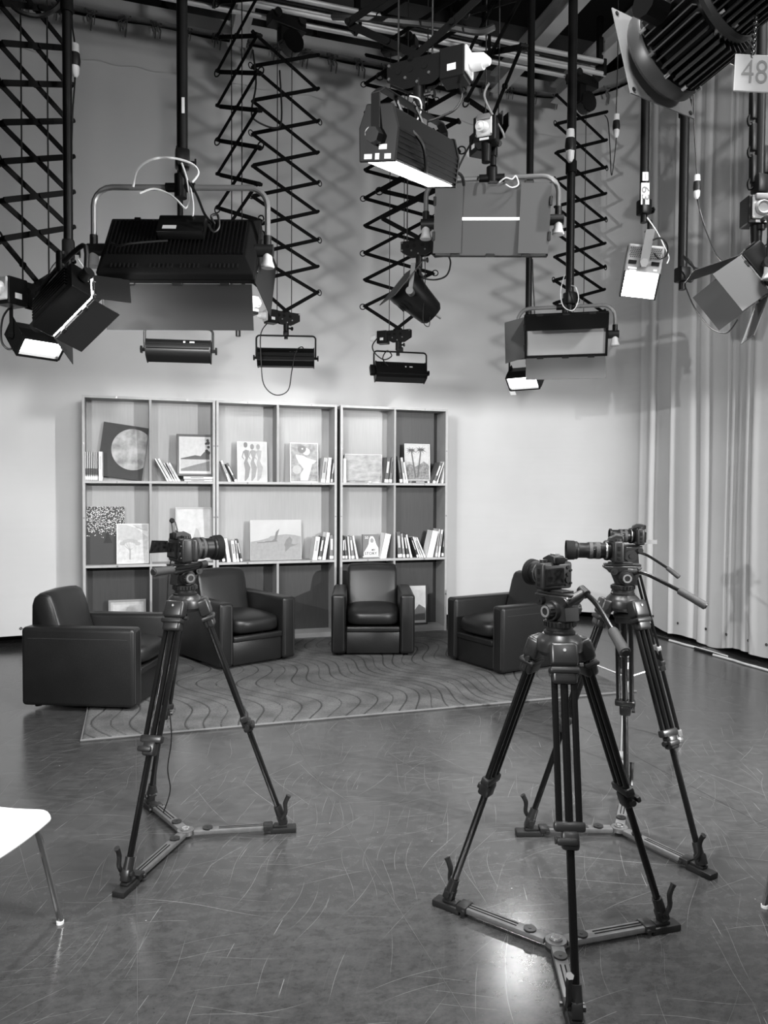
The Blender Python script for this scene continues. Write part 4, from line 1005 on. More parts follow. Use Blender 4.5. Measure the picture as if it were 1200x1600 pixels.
# ------------------------------------------------------------------ lighting grid: rails, beams
RZ = 5.80
def rail(y, x0, x1, label):
    t = empty('ceiling_rail', ((x0+x1)/2, y, RZ), 0, label, 'rail', 'grid rails running across the studio')
    L = x1-x0
    for (dy, dz) in ((-.075, .06), (-.075, -.06), (.075, .06), (.075, -.06)): MB().cyl((-L/2, dy, dz), (L/2, dy, dz), .024, n=10).build('rail_tube', RAILM, t)
    MB().box(L, .03, .05, (0, 0, .085)).build('rail_web', mat('dark_web', 60, .6), t, smooth=False)
    n = int(L/1.2)
    cp = None
    for i in range(n+1):
        x = -L/2+.02+(L-.04)*i/n
        if cp is None: cp = MB().box(.03, .21, .16, (0, 0, 0)).box(.05, .05, .5, (0, 0, .3)).build('rail_hanger', BLK, t, smooth=False)
        else: cp = inst(cp, t)
        cp.location = (x, 0, .0)
    MB().cyl((L*.1, 0, .1), (L*.1, 0, 1.37), .02, n=8).build('suspension_rod', BLK, t)
    return t
rail(6.9, -3.2, 4.55, 'grey twin tube grid rail nearest the back cloth')
rail(5.3, -3.2, 4.55, 'grey twin tube grid rail second from the back cloth')
rail(3.9, -3.2, 4.55, 'grey twin tube grid rail third from the back cloth')
rail(2.9, -3.2, 4.55, 'grey twin tube grid rail nearest overhead')
def beam(x, label):
    t = empty('ceiling_beam', (x, 3.2, 6.06), 0, label, 'beam', 'cross beams above the grid rails')
    MB().box(.16, 9.4, .02, (0, 0, .09)).build('upper_flange', RAILM, t, smooth=False); MB().box(.16, 9.4, .02, (0, 0, -.09)).build('lower_flange', RAILM, t, smooth=False)
    MB().box(.02, 9.4, .17, (0, 0, 0)).build('web', RAILM, t, smooth=False)
    for y in (-3, 0, 3): MB().cyl((0, y, .1), (0, y, 1.11), .02, n=8).build('suspension_rod', BLK, t)
beam(3.86, 'pale steel beam crossing above the rails, left of the far right one')
beam(4.62, 'pale steel beam crossing above the rails at the far right')
beam(1.0, 'steel beam crossing above the rails over the middle of the studio')
beam(-1.6, 'steel beam crossing above the rails at the left')

# ------------------------------------------------------------------ pantographs (lazy tongs), poles
def end_head(root, T, side=1, conn=True, spigot=.13):
    # bracket plate with holes, spigot below, socket box with pale connector
    hd = MB(T); hd.prism([(-.13, .05), (.13, .05), (.13, -.02), (.06, -.06), (-.06, -.06), (-.13, -.02)], -.022, -.016, M=Matrix(((1, 0, 0, 0), (0, 0, 1, 0), (0, 1, 0, 0), (0, 0, 0, 1))))
    hd.prism([(-.13, .05), (.13, .05), (.13, -.02), (.06, -.06), (-.06, -.06), (-.13, -.02)], .016, .022, M=Matrix(((1, 0, 0, 0), (0, 0, 1, 0), (0, 1, 0, 0), (0, 0, 0, 1))))
    h = hd.build('end_bracket', BLK, root, smooth=False)
    for x in (-.08, -.03, .03): MB(T).cyl((x, -.0225, .012), (x, -.024, .012), .013, n=12).build('bracket_hole', BLKM, h)
    for (x, z) in ((-.12, .04), (.12, .04), (-.12, -.012), (.0, -.045), (.05, -.02), (-.05, -.02)): MB(T).cyl((x, -.022, z), (x, -.027, z), .006, n=8).build('rivet', STEEL, h)
    MB(T).cyl((0, 0, -.03), (0, 0, -.06-spigot*.6), .024, n=14).cyl((0, 0, -.06-spigot*.55), (0, 0, -.06-spigot), .017, n=12).build('spigot', BLK, root)
    MB(T).cyl((.02, 0, -.09), (.06, 0, -.09), .008, n=8).cyl((.055, 0, -.09), (.065, 0, -.09), .018, n=8).build('spigot_knob', BLK, root)
    if conn:
        s = side
        bx = MB(T).rbox(.10, .09, .12, .004, (s*.15, 0, -.01), 1).build('socket_box', BLK, root)
        MB(T).rbox(.012, .085, .10, .004, (s*.206, 0, -.005), 1).build('socket_plate', CONN, bx)
        pg = MB(T).cyl((s*.206, 0, -.005), (s*.265, 0, -.012), .034, .030, n=16).cyl((s*.265, 0, -.012), (s*.29, 0, -.02), .026, .012, n=14)
        pg.build('plug', WHT, bx); MB(T).box(.035, .001, .025, (s*.15, -.0455, -.03)).build('rating_label', PAPER, bx, smooth=False)
def pantograph(c, az, ztop, zbot, n, w_, label, ratio=.75, bw=.03, side=1, conn=True, rings=(1, 0), trolley=True):
    t = empty('pantograph', (c[0], c[1], zbot), R(az), label, 'pantograph', 'folding pantographs hung from the grid')
    hs = [1+(ratio-1)*i/(n-1) for i in range(n)]; k = (ztop-zbot)/sum(hs); z = ztop-zbot; Z = [z]
    for h in hs: z -= h*k; Z.append(z)
    for i in range(n):
        for s, dy in ((1, .010), (-1, -.010)):
            a, b_ = Vector((-s*w_/2, dy, Z[i])), Vector((s*w_/2 if i < n-1 else s*.03, dy, Z[i+1]))
            mb = MB().bar(a, b_, bw, .006, up=(0, 1, 0))
            for p in (a, b_, (a+b_)/2): mb.cyl(p+Vector((0, -.012, 0)), p+Vector((0, .012, 0)), bw*.42, n=8)
            mb.build('scissor_bar', SCIS, t, smooth=False)
    for i in range(1, n):
        for s in (-1, 1):
            if i % 2 == rings[0 if s < 0 else 1]:
                MB().tube(arc((s*(w_/2+.022), 0, Z[i]), .026, 0, 2*math.pi, 12, (1, .3, 0), (0, 0, 1))[:-1], .005, 5, closed=True).build('cable_ring', BLK, t)
            else: MB().cyl((s*w_/2, -.02, Z[i]), (s*w_/2, .02, Z[i]), .009, n=6).build('pivot_pin', BLK, t)
    for x in (-.09, .055): MB().cyl((x, 0, .0), (x, 0, Z[0]+.1), .004, n=5).build('lift_rope', CABLE, t)
    if trolley:
        tz = RZ-zbot
        MB().box(.34, .12, .10, (0, 0, tz-.13)).build('trolley', BLK, t, smooth=False, bevel=.006)
        for x in (-.12, .12): MB().cyl((x, -.09, tz-.10), (x, .09, tz-.10), .035, n=12).build('trolley_wheel', DARK, t)
        MB().cyl((.05, -.05, Z[0]+.02), (.05, .05, Z[0]+.02), .10, n=18).build('spring_drum', BLKG, t)
        MB().box(.08, .08, max(.05, tz-.15-Z[0]), (-.03, 0, (tz-.15+Z[0])/2)).build('trolley_stem', BLK, t, smooth=False)
    end_head(t, Matrix.Translation((0, 0, -.05)), side, conn)
    return t
def pole(px, Y, y_bot, r_, label, ztop=RZ-.1, thin=None, ytop_px=None):
    p = at(px, y_bot, Y); q = Vector((p.x, p.y, ztop))
    t = empty('lighting_pole', p, 0, label, 'pole', 'telescopic lighting poles hung from the grid')
    H_ = ztop-p.z
    MB().cyl((0, 0, H_*.35), (0, 0, H_), r_*1.12, n=14).build('outer_tube', BLK, t)
    MB().cyl((0, 0, .05), (0, 0, H_*.36), r_, n=14).build('inner_tube', BLK, t)
    MB().cyl((0, 0, H_*.34), (0, 0, H_*.37), r_*1.35, n=14).build('collar', BLKM, t)
    MB().rbox(r_*2.6, r_*2.6, .09, .01, (0, 0, .04), 2).cyl((0, 0, -.05), (0, 0, .0), r_*.75, n=12).build('spigot_clamp', BLK, t)
    MB().cyl((r_*1.2, 0, .03), (r_*2.3, 0, .03), .008, n=8).cyl((r_*2.2, 0, .03), (r_*2.5, 0, .03), .02, n=6).build('clamp_knob', BLK, t)
    MB().box(.18, .14, .12, (0, 0, H_-.02)).build('trolley', BLK, t, smooth=False)
    return t, p
def cable(pts, label, r_=.004, m_=None, name='cable', k=6):
    return tag(MB().tube(smooth_path(pts, k), r_, 6).build(name, m_ or CABLE), label, 'cable', 'cables on the lighting rig')
p = at(54, 448, 3.9); pantograph((-.415, 3.9), 47, 5.6, p.z, 18, .38, 'near black pantograph at the far left carrying a small lit floodlight', .9, .026, side=-1, rings=(1, 5))
p = at(372, 470, 5.3); pantograph((p.x, 5.3), -69, 5.66, p.z, 12, .56, 'black pantograph left of centre running down behind the big panel light', .95, .028, side=1)
p = at(447, 488, 6.9); pantograph((p.x, 6.9), 17, 5.5, p.z, 9, .645, 'black pantograph second from left, ending above a strip light', .75, .032, side=-1)
p = at(622, 516, 6.9); pantograph((p.x, 6.9), -39, 5.66, p.z, 10, .68, 'black pantograph at the centre, ending above the boxy strip light', .9, .032, side=-1)
p = at(905, 545, 6.9); pantograph((p.x, 6.9), 13, 5.45, p.z, 10, .68, 'black pantograph at the right behind the grey panel light', .72, .032, conn=False)
p = at(655, 118, 2.9); P4 = pantograph((p.x, 2.9), -42, 5.6, p.z+.06, 11, .62, 'black pantograph overhead at centre with a load limit notice', 1, .03, side=1)
p = at(771, 205, 3.9); P7 = pantograph((p.x, 3.9), -86, 5.6, p.z+.05, 8, .60, 'black pantograph seen edge on above the closed panel light', 1, .03, side=-1)
p = at(655, 385, 3.9+1.2); P8 = pantograph((p.x, 5.1), -39, 5.55, p.z+.04, 11, .56, 'black pantograph at the centre carrying the round spotlight', .85, .03, side=1)
# load notice on a plate fixed to the overhead pantograph
pl = at(692, 92, 2.9); rt_ = (camR*.86+UP*.5).normalized(); upv = UP.cross(rt_).cross(rt_)*-1
nrm = (-camF*.8-UP*.6).normalized(); rt_ = (camR*.86+UP*.42-camF*.1); rt_ = (rt_-nrm*rt_.dot(nrm)).normalized(); upv = nrm.cross(rt_)
NP = empty('load_notice', pl, 0, 'small black plate reading MAXIMUM LOAD 40kg on the overhead pantograph', 'sign')
Mn = frame(rt_, upv, nrm)
MB().box(.10, .034, .003, M=Mn).build('plate', BLK, NP, smooth=False)
text('MAXIMUM\nLOAD', .010, TXTW, NP, Mn @ Matrix.Translation((-.022, -.004, .002)), bold=.0002)
text('40', .024, TXTW, NP, Mn @ Matrix.Translation((.020, 0, .002)), bold=.0004)
text('kg', .009, TXTW, NP, Mn @ Matrix.Translation((.039, -.004, .002)))

poleD, pD = pole(107, 3.7, 405, .020, 'black lighting pole at the left carrying the barn door light')
poleA, pA = pole(285, 3.9, 262, .026, 'thick black lighting pole carrying the big left panel light')
poleF, pF = pole(282, 5.3, 498, .019, 'slim black lighting pole behind the big panel light, carrying a strip light')
poleL, pL = pole(825, 5.7, 560, .026, 'black lighting pole right of centre carrying the small lit flood')
poleC, pC = pole(890, 5.0, 475, .030, 'black lighting pole at the right carrying the grey panel light')
poleI, pI = pole(1006, 3.9, 335, .026, 'black lighting pole with white number labels above the lit grey flood')
poleJ, pJ = pole(1066, 3.9, 440, .028, 'bare black lighting pole with an empty clamp between the two right lamps')
poleK, pK = pole(1186, 2.9, 302, .022, 'black lighting pole at the right edge hung with hooks and straps')
# number label on the pole above the lit flood: 63 read sideways
lp = at(1005, 306, 3.9); Lb = empty('number_label', lp-camF*.034, 0, 'white label numbered 63 stuck sideways on a pole', 'label')
Ml = frame(-UP, camR, -camF) if False else frame(UP*-1, camR*-1, -camF)
Ml = frame(-UP, camR, camF*-1); Ml = frame(-UP, camR, (-UP).cross(camR))
if Ml.col[2].xyz.dot(camF) > 0: Ml = frame(-UP, -camR, (-UP).cross(-camR))
MB().box(.125, .048, .002, M=Ml).build('sticker', PAPER, Lb, smooth=False)
MB().box(.050, .034, .002, M=Ml @ Matrix.Translation((-.10, 0, 0))).build('blank_sticker', PAPER, Lb, smooth=False)
MB().box(.036, .008, .0005, M=Ml @ Matrix.Translation((-.10, 0, .0012))).build('sticker_line', TXT, Lb, smooth=False)
text('63', .062, MID, Lb, Ml @ Matrix.Translation((0, -.001, .0016)) @ Matrix.Scale(1.45, 4, (1, 0, 0)), bold=.0008)
for (px, py, Y, lab) in ((289, 170, 3.9, 'white sticker on the thick left pole'),):
    q = at(px, py, Y)-camF*.034
    tag(MB().box(.014, .002, .075, M=Matrix.Translation(q) @ frame(camR, camF, UP)).build('pole_sticker', PAPER, smooth=False), lab, 'label')
# hooks on the right edge pole
hk = MB(); 
for (py, s) in ((165, -1), (215, -1), (250, 1), (265, -1), (300, 1)):
    q = at(1186, py, 2.9); a = q+camR*s*.028
    MB(Matrix.Translation(-pK)).rbox(.03, .03, .13, .008, tuple(a), 2).tube(smooth_path([a+UP*-.03, a+camR*s*.02+UP*-.06, a+camR*s*.015+UP*-.09, a+UP*-.08], 3), .008, 6).build('strap_hook', BLK, poleK)

# ------------------------------------------------------------------ lamp builders
def yoke_tube(T, w_, drop, r_, name, parent, m_=BLK, rad=.06):
    pts = [Vector((-w_/2, 0, -drop))]+arc((-w_/2+rad, 0, -rad), rad, math.pi, math.pi/2, 5)+arc((w_/2-rad, 0, -rad), rad, math.pi/2, 0, 5)+[Vector((w_/2, 0, -drop))]
    return MB(T).tube(pts, r_, 10).build(name, m_, parent)
def led_panel(loc, aim_az, tilt, W_, H_, label, on, leaves, yoke_top=None, power=0, group='studio panel lights', knob=True, back=True, roll=0, leaf=None):
    # root at pivot; local y = horizontal aim direction, x = right when standing behind the lamp
    az = math.atan2(aim_az.y, aim_az.x)-math.pi/2
    t = empty('panel_light', loc, az, label, 'studio light', group)
    T = Matrix.Rotation(roll, 4, 'Y') @ Matrix.Rotation(-tilt, 4, 'X')   # after this +y is the beam direction
    D = .085
    body = MB(T); 
    xo, zo = W_/2, H_/2
    # chamfered casing
    f_ = [(-xo, .0, -zo), (xo, .0, -zo), (xo, .0, zo), (-xo, .0, zo)]; m_ = [(p[0], -D*.45, p[2]) for p in f_]; b_ = [(p[0]*.90, -D, p[2]*.62) for p in f_]
    body.add(f_+m_+b_, [(0, 1, 2, 3), (11, 10, 9, 8)]+[(i, (i+1) % 4, 4+(i+1) % 4, 4+i) for i in range(4)]+[(4+i, 4+(i+1) % 4, 8+(i+1) % 4, 8+i) for i in range(4)])
    bo = body.build('housing', BLKM, t, smooth=False, bevel=.006)
    if back:
        fn = None
        for i in range(34):
            x = -W_*.43+W_*.86*i/33
            if fn is None: fn = MB(T).box(.006, .012, H_*.60, (0, -D-.004, 0)).build('cooling_fin', BLK, bo, smooth=False); q = fn
            else: q = inst(fn, bo)
            q.location = T.to_3x3() @ Vector((x, 0, 0))
        for i in range(30):
            x = -W_*.40+W_*.80*i/29
            if i in (7, 8, 15, 21, 22): continue
            if i == 0: v1 = MB(T).box(.007, .004, H_*.12, (0, -D*.74, -H_*.40), M=Matrix.Rotation(0, 4, 'X')).build('vent_rib', DARK, bo, smooth=False); q = v1
            else: q = inst(v1, bo)
            q.location = T.to_3x3() @ Vector((x, 0, 0))
        ps = MB(T).rbox(W_*.30, .05, H_*.30, .006, (.02, -D-.035, .03), 2).build('power_supply', BLK, bo)
        MB(T).box(.065, .001, .024, (-.03, -D-.0605, .0)).build('rating_label', PAPER, ps, smooth=False)
        MB(T).box(.03, .03, .02, (-.05, -D*.3, H_/2)).box(.03, .03, .02, (-W_*.33, -D*.3, H_/2)).build('latch', BLK, bo, smooth=False)
    fr = MB(T)
    for (sx, sz, cx, cz) in ((W_, .018, 0, zo-.009), (W_, .018, 0, -zo+.009), (.018, H_, -xo+.009, 0), (.018, H_, xo-.009, 0)): fr.box(sx, .02, sz, (cx, .01, cz))
    fr.build('front_frame', BLK, t, smooth=False)
    MB(T).box(W_-.03, .006, H_-.03, (0, .006, 0)).build('diffuser', EMIT if on == 1 else (EMITS if on == 2 else DIFF), t, smooth=False)
    for (side, L, ang, inner) in leaves:
        # ang: 0 = straight along the beam, positive opens outward (deg), -90 folds shut over the face
        a = R(ang)
        if side in ('top', 'bottom'):
            s = 1 if side == 'top' else -1
            d = Vector((0, math.cos(a), s*math.sin(a))); o = Vector((0, .022, s*zo)); wd = Vector((1, 0, 0)); ww = W_*.96; tw = W_*.96
        else:
            s = 1 if side == 'right' else -1
            d = Vector((s*math.sin(a), math.cos(a), 0)); o = Vector((s*xo, .022, 0)); wd = Vector((0, 0, 1)); ww = H_*.96; tw = H_*.96
        if inner: o = o+Vector((0, inner, 0))
        nn = d.cross(wd).normalized()
        lf = MB(T); k = .0012
        P_ = [o-wd*ww/2, o+wd*ww/2, o+wd*tw/2+d*L, o-wd*tw/2+d*L]
        lf.add([p-nn*k for p in P_]+[p+nn*k for p in P_], [(0, 1, 2, 3), (7, 6, 5, 4), (0, 4, 5, 1), (1, 5, 6, 2), (2, 6, 7, 3), (3, 7, 4, 0)])
        lo = lf.build('barn_door', BLKM if side == 'top' and leaf and ang > -60 else (leaf or LEAF), t, smooth=False)
        for u in (-.32, 0, .32) if ww > .4 else (-.25, .25):
            c = o+wd*ww*u; MB(T).rbox(.05 if side in ('top', 'bottom') else .016, .016, .016 if side in ('top', 'bottom') else .05, .003, tuple(c), 1).build('hinge', CAST, lo)
    if yoke_top is not None:
        dz = yoke_top-loc[2]; yw = W_+.10
        yo = yoke_tube(Matrix.Translation((0, -.03, dz)), yw, dz-.03, .014, 'yoke', t, PIPE, .09)
        for s in (-1, 1):
            MB().cyl((s*yw/2, -.03, .07), (s*yw/2, -.03, -.005), .019, n=12).build('yoke_sleeve', DARK, yo)
            MB().cyl((s*(yw/2-.06), -.03, .0), (s*(yw/2+.028), -.03, .0), .030, n=14).build('tilt_pivot', DARK, yo)
            MB().lathe([(0, -.012), (.022, -.012), (.024, -.05), (.034, -.078), (.030, -.084), (0, -.084)], (s*yw/2, -.03, 0), n=14).build('tilt_cup', CONN, yo)
        MB().cyl((0, -.03, dz-.05), (0, -.03, dz+.06), .030, n=14).cyl((-.07, -.03, dz), (.07, -.03, dz), .022, n=12).build('yoke_hub', BLK, yo)
    if power:
        l = bpy.data.lights.new('panel_lamp', 'AREA'); l.shape = 'RECTANGLE'; l.size = W_*.9; l.size_y = H_*.9; l.energy = power; l.spread = R(150)
        lo = bpy.data.objects.new('panel_lamp', l); col.objects.link(lo); lo.parent = t
        lo.matrix_local = T @ Matrix.Translation((0, .03, 0)) @ Matrix.Rotation(R(90), 4, 'X')
    return t
def aim_light(parent, M, sx, sy, power, spread=150, name='lamp'):
    l = bpy.data.lights.new(name, 'AREA'); l.shape = 'RECTANGLE'; l.size = sx; l.size_y = sy; l.energy = power; l.spread = R(spread)
    o = bpy.data.objects.new(name, l); col.objects.link(o); o.parent = parent; o.matrix_local = M; return o
def beam_frame(d, up=UP):
    d = Vector(d).normalized(); x = d.cross(Vector(up)).normalized(); z = x.cross(d); return frame(x, d, z)   # y = beam, x = right, z = up
def flood(loc, d, W_, H_, D, label, power, yoke_w=None, stem=.14, m_=None, perf=False, tagcol=False):
    t = empty('flood_light', loc, 0, label, 'studio light', 'small lit flood lights'); B = beam_frame(d)
    m_ = m_ or BLK
    x, z = W_/2, H_/2
    ho = MB(B @ Matrix(((0, 0, 1, 0), (1, 0, 0, 0), (0, 1, 0, 0), (0, 0, 0, 1)))).prism([(0, -z), (0, z), (-D*.35, z*1.05), (-D, z*.55), (-D, -z*.3), (-D*.4, -z*1.02)], -x, x).build('housing', m_, t, smooth=False, bevel=.006)
    for s in (-1, 1):
        MB(B).rbox(.008, D*1.02, H_*1.08, .003, (s*(x+.003), -D*.48, 0), 1).build('end_plate', m_, ho)
    for (sx, sz, cx, cz) in ((W_, .014, 0, z), (W_, .014, 0, -z), (.012, H_, -x, 0), (.012, H_, x, 0)):
        MB(B).box(sx, .03, sz, (cx, .012, cz)).build('rim', m_, ho, smooth=False)
    MB(B).box(W_-.012, .006, H_-.014, (0, .002, 0)).build('lit_face', EMIT, t, smooth=False)
    if perf:
        hl = None
        for i in range(8):
            for j in range(5):
                if abs(i-3.5) < 1: continue
                q = MB(B).cyl((-W_*.40+i*W_*.8/7, -D*.25-.012*j, z*1.045-.0*j), (-W_*.40+i*W_*.8/7, -D*.25-.012*j, z*1.045+.006), .004, n=6).build('vent_hole', BLKM, ho)
    yw = (yoke_w or W_)+.03; up = UP
    Yk = MB()
    ax = B.to_3x3() @ Vector((1, 0, 0)); c = B @ Vector((0, -D*.4, 0)); top = c+UP*stem
    a, b_ = c+ax*yw/2, c-ax*yw/2
    yo = MB().bar(a, a+(top-c), .026, .005, up=ax).bar(b_, b_+(top-c), .026, .005, up=ax).bar(a+(top-c), b_+(top-c), .026, .005).build('yoke', m_, t, smooth=False)
    for p, s in ((a, 1), (b_, -1)):
        kn = MB().cyl(p, p+ax*s*.016, .02, .016, n=7).build('tilt_knob', BLKM, yo)
    MB().cyl(top, top+UP*.07, .014, n=10).build('hanging_bolt', BLK, yo)
    if tagcol: MB(B).box(.05, .002, .045, (x*.9, .02, -z-.03)).build('hanging_tag', PAPER, t, smooth=False)
    if power: aim_light(t, B @ Matrix.Translation((0, .03, 0)) @ Matrix.Rotation(R(90), 4, 'X'), W_*.9, H_*.9, power)
    return t
def strip_light(loc, az, L, label, style, power, tilt=R(45), yoke_h=.20):
    t = empty('strip_light', loc, az, label, 'studio light', 'strip lights washing the back cloth')
    T = Matrix.Rotation(-tilt, 4, 'X')
    YZ = Matrix(((0, 0, 1, 0), (1, 0, 0, 0), (0, 1, 0, 0), (0, 0, 0, 1)))
    if style == 'round': prof = [(.05*math.cos(a)-.02, .062*math.sin(a)) for a in [math.pi*(.5+i/10) for i in range(11)]]+[(.05, -.062), (.055, -.05), (.055, .05), (.05, .062)]
    elif style == 'hex': prof = [(.06, .06), (.0, .085), (-.06, .07), (-.085, .0), (-.06, -.07), (.0, -.085), (.06, -.06)]
    else: prof = [(.06, .075), (-.06, .075), (-.075, .06), (-.075, -.07), (-.04, -.085), (.06, -.075)]
    ho = MB(T @ YZ).prism(prof, -L/2, L/2).build('housing', BLK, t, smooth=style == 'round', bevel=.004)
    for s in (-1, 1): MB(T @ YZ).prism([(p[0]*1.06, p[1]*1.06) for p in prof], s*L/2-.004, s*L/2+.004).build('end_plate', BLK, ho, smooth=False)
    MB(T).box(L-.02, .002, .10, (0, .0605, 0)).build('lit_face', EMIT, t, smooth=False)
    for k, zz in enumerate((-.035, .0, .03)): MB(T).box(L*.98, .005, .004, (0, -.0735 if style != 'hex' else -.078, zz)).build('seam_rib', CAST if style == 'round' else BLK, ho, smooth=False)
    if style == 'box':
        for i in range(10): MB(T).box(.008, .003, .03, (-L*.4+i*.022, -.0765, .03)).build('vent_slot', BLKM, ho, smooth=False)
        MB(T).rbox(.05, .05, .10, .008, (-L/2-.03, -.02, 0), 2).build('driver_box', BLK, ho)
    MB(T).box(.012, .002, .012, (.04, -.079, .01)).box(.03, .002, .010, (.09, -.079, .01)).build('switch', CONN, ho, smooth=False)
    yo = yoke_tube(Matrix.Translation((0, -.01, yoke_h)), L+.03, yoke_h, .008, 'yoke', t, BLK, .03)
    for s in (-1, 1):
        MB().cyl((s*(L/2+.004), -.01, 0), (s*(L/2+.035), -.01, 0), .012, n=8).cyl((s*(L/2+.03), -.01, 0), (s*(L/2+.042), -.01, 0), .026, n=6).build('tilt_knob', BLK, yo)
    MB().rbox(.05, .04, .05, .008, (0, -.01, yoke_h+.02), 2).cyl((0, -.01, yoke_h+.03), (0, -.01, yoke_h+.12), .013, n=8).build('yoke_clamp', BLK, yo)
    if power: aim_light(t, T @ Matrix.Translation((0, .075, 0)) @ Matrix.Rotation(R(90), 4, 'X'), L*.95, .1, power)
    return t

# ------------------------------------------------------------------ the lamps
pa = at(285, 394, 3.9)
PA = led_panel(pa, camF, R(34), .74, .40, 'big black panel light hanging at the left, seen from behind, barn door lowered', 1,
    [('top', .20, 35, 0), ('bottom', .215, 42, 0), ('left', .22, 12, 0), ('right', .22, 12, 0)], at(285, 297, 3.9).z, power=P_PANEL)
pb = at(768, 344, 3.9)
PB = led_panel(pb, (-camF+camR*-.12), R(6), .63, .385, 'panel light right of centre with its barn doors shut to a thin lit slit', 2,
    [('top', .185, -88, .004), ('bottom', .185, -88, .004), ('left', .165, -86, .010), ('right', .155, -86, .010)], at(768, 275, 3.9).z, power=0, back=False, roll=R(-2), leaf=LEAF_LIT)
pc = at(884, 524, 5.0)
PC = led_panel(pc, (-camF-camR*.22), R(28), .60, .32, 'unlit grey panel light at the right with barn doors spread open', 0,
    [('top', .17, -22, 0), ('bottom', .18, 42, 0), ('right', .18, 48, 0)], at(884, 478, 5.0).z, power=0, back=False, leaf=LEAF_LIT)
# barn door light on the left pole
pd = at(112, 478, 3.7)
def doored_light(loc, d, W_, H_, label, leaves, power, up=UP, yoke_up=.22, on=1, cup=False, B=None, leaf=None):
    t = empty('barn_door_light', loc, 0, label, 'studio light', 'square lights with four barn doors'); B = B or beam_frame(d, up)
    xo, zo, D = W_/2, H_/2, .10
    ho = MB(B).rbox(W_, D, H_, .012, (0, -D/2, 0), 2).build('housing', BLK, t)
    for i in range(7): MB(B).box(W_*.8, .02, .005, (0, -D-.005, -zo*.7+i*zo*.23)).build('cooling_fin', BLK, ho, smooth=False)
    for i in range(6): MB(B).rbox(.035, .05, .008, .002, (-xo*.8+i*xo*.32, -.05, zo+.004), 1).build('vent_rib', DARK, ho)
    MB(B).box(W_-.02, .006, H_-.02, (0, .003, 0)).build('lit_face', EMIT if on else DIFF, t, smooth=False)
    for (side, L, ang, flare) in leaves:
        a = R(ang)
        if side in ('top', 'bottom'): s = 1 if side == 'top' else -1; dd = Vector((0, math.cos(a), s*math.sin(a))); o = Vector((0, .012, s*zo)); wd = Vector((1, 0, 0)); ww = W_*.95
        else: s = 1 if side == 'right' else -1; dd = Vector((s*math.sin(a), math.cos(a), 0)); o = Vector((s*xo, .012, 0)); wd = Vector((0, 0, 1)); ww = H_*.95
        nn = dd.cross(wd).normalized()*(.0012); tw = ww*flare
        P_ = [o-wd*ww/2, o+wd*ww/2, o+wd*tw/2+dd*L, o-wd*tw/2+dd*L]
        lf = MB(B).add([p-nn for p in P_]+[p+nn for p in P_], [(0, 1, 2, 3), (7, 6, 5, 4), (0, 4, 5, 1), (1, 5, 6, 2), (2, 6, 7, 3), (3, 7, 4, 0)])
        lo = lf.build('barn_door', leaf or LEAF, t, smooth=False)
        for u in (-.28, .28): MB(B).rbox(.03 if abs(wd.x) else .012, .012, .012 if abs(wd.x) else .03, .002, tuple(o+wd*ww*u), 1).build('hinge', CAST, lo)
    ax = B.to_3x3() @ Vector((1, 0, 0)); c = B @ Vector((0, -D*.5, 0)); a, b_ = c+ax*(xo+.03), c-ax*(xo+.03)
    yo = MB().tube(smooth_path([a, a+UP*yoke_up*.8, (a+c)/2+UP*yoke_up, (b_+c)/2+UP*yoke_up, b_+UP*yoke_up*.8, b_], 3), .011, 8).build('yoke', DARK, t)
    for p_, s in ((a, 1), (b_, -1)):
        MB().cyl(p_-ax*s*.02, p_+ax*s*.025, .026, n=14).build('tilt_pivot', DARK, yo)
        if cup: MB().lathe([(0, 0), (.018, 0), (.02, -.03), (.03, -.055), (.026, -.06), (0, -.06)], p_-UP*.015, n=14).build('tilt_cup', CONN, yo)
    MB().cyl(c+UP*(yoke_up-.03), c+UP*(yoke_up+.06), .022, n=12).build('yoke_hub', BLK, yo)
    if power: aim_light(t, B @ Matrix.Translation((0, .02, 0)) @ Matrix.Rotation(R(90), 4, 'X'), W_*.85, H_*.85, power, 110)
    return t
_x = (camR*.75+UP*.5-camF*.4).normalized(); _d = camR*.35+camF*.8-UP*.45; _d = (_d-_x*_d.dot(_x)).normalized()
doored_light(pd, _d, .30, .16, 'lit light with four barn doors hanging from the left pole',
    [('top', .19, 34, 1.0), ('bottom', .13, 0, 1.0), ('left', .17, 30, 1.0), ('right', .15, 30, 1.0)], P_DOOR, yoke_up=.15, B=frame(_x, _d, _x.cross(_d)))
pk = at(1172, 435, 2.9)
doored_light(pk, -camR*.80+camF*.15-UP*.62, .22, .22, 'unlit light with spread barn doors at the right edge below the socket box',
    [('top', .20, 20, 1.0), ('bottom', .20, 34, 1.05), ('left', .20, 30, 1.0), ('right', .20, 30, 1.0)], 0, yoke_up=.22, on=0, cup=True, leaf=LEAF_LIT)
flood(at(62, 540, 3.9), camR*.55-camF*.42-UP*.72, .20, .10, .12, 'small lit flood light at the far left under the near pantograph', P_FLOOD, stem=.14)
pi_ = at(1003, 425, 3.9)
t = empty('flood_light', pi_, 0, 'lit flood light in a pale grey perforated housing on the numbered pole', 'studio light', 'small lit flood lights')
B = beam_frame(-camF*.93-camR*.22-UP*.22, (UP+camR*.16).normalized()); PR = B @ Matrix(((0, 0, 1, 0), (1, 0, 0, 0), (0, 1, 0, 0), (0, 0, 0, 1)))
ho = MB(PR).prism([(-.01, .155), (.025, .0), (.0, -.15), (-.05, -.15), (-.13, -.02), (-.13, .10), (-.06, .155)], -.105, .105).build('housing', GREYP, t, smooth=False, bevel=.012)
FP = B @ frame((1, 0, 0), Vector((0, -.22, .975)), Vector((0, .975, .22)), (0, .010, .075))
hl = None
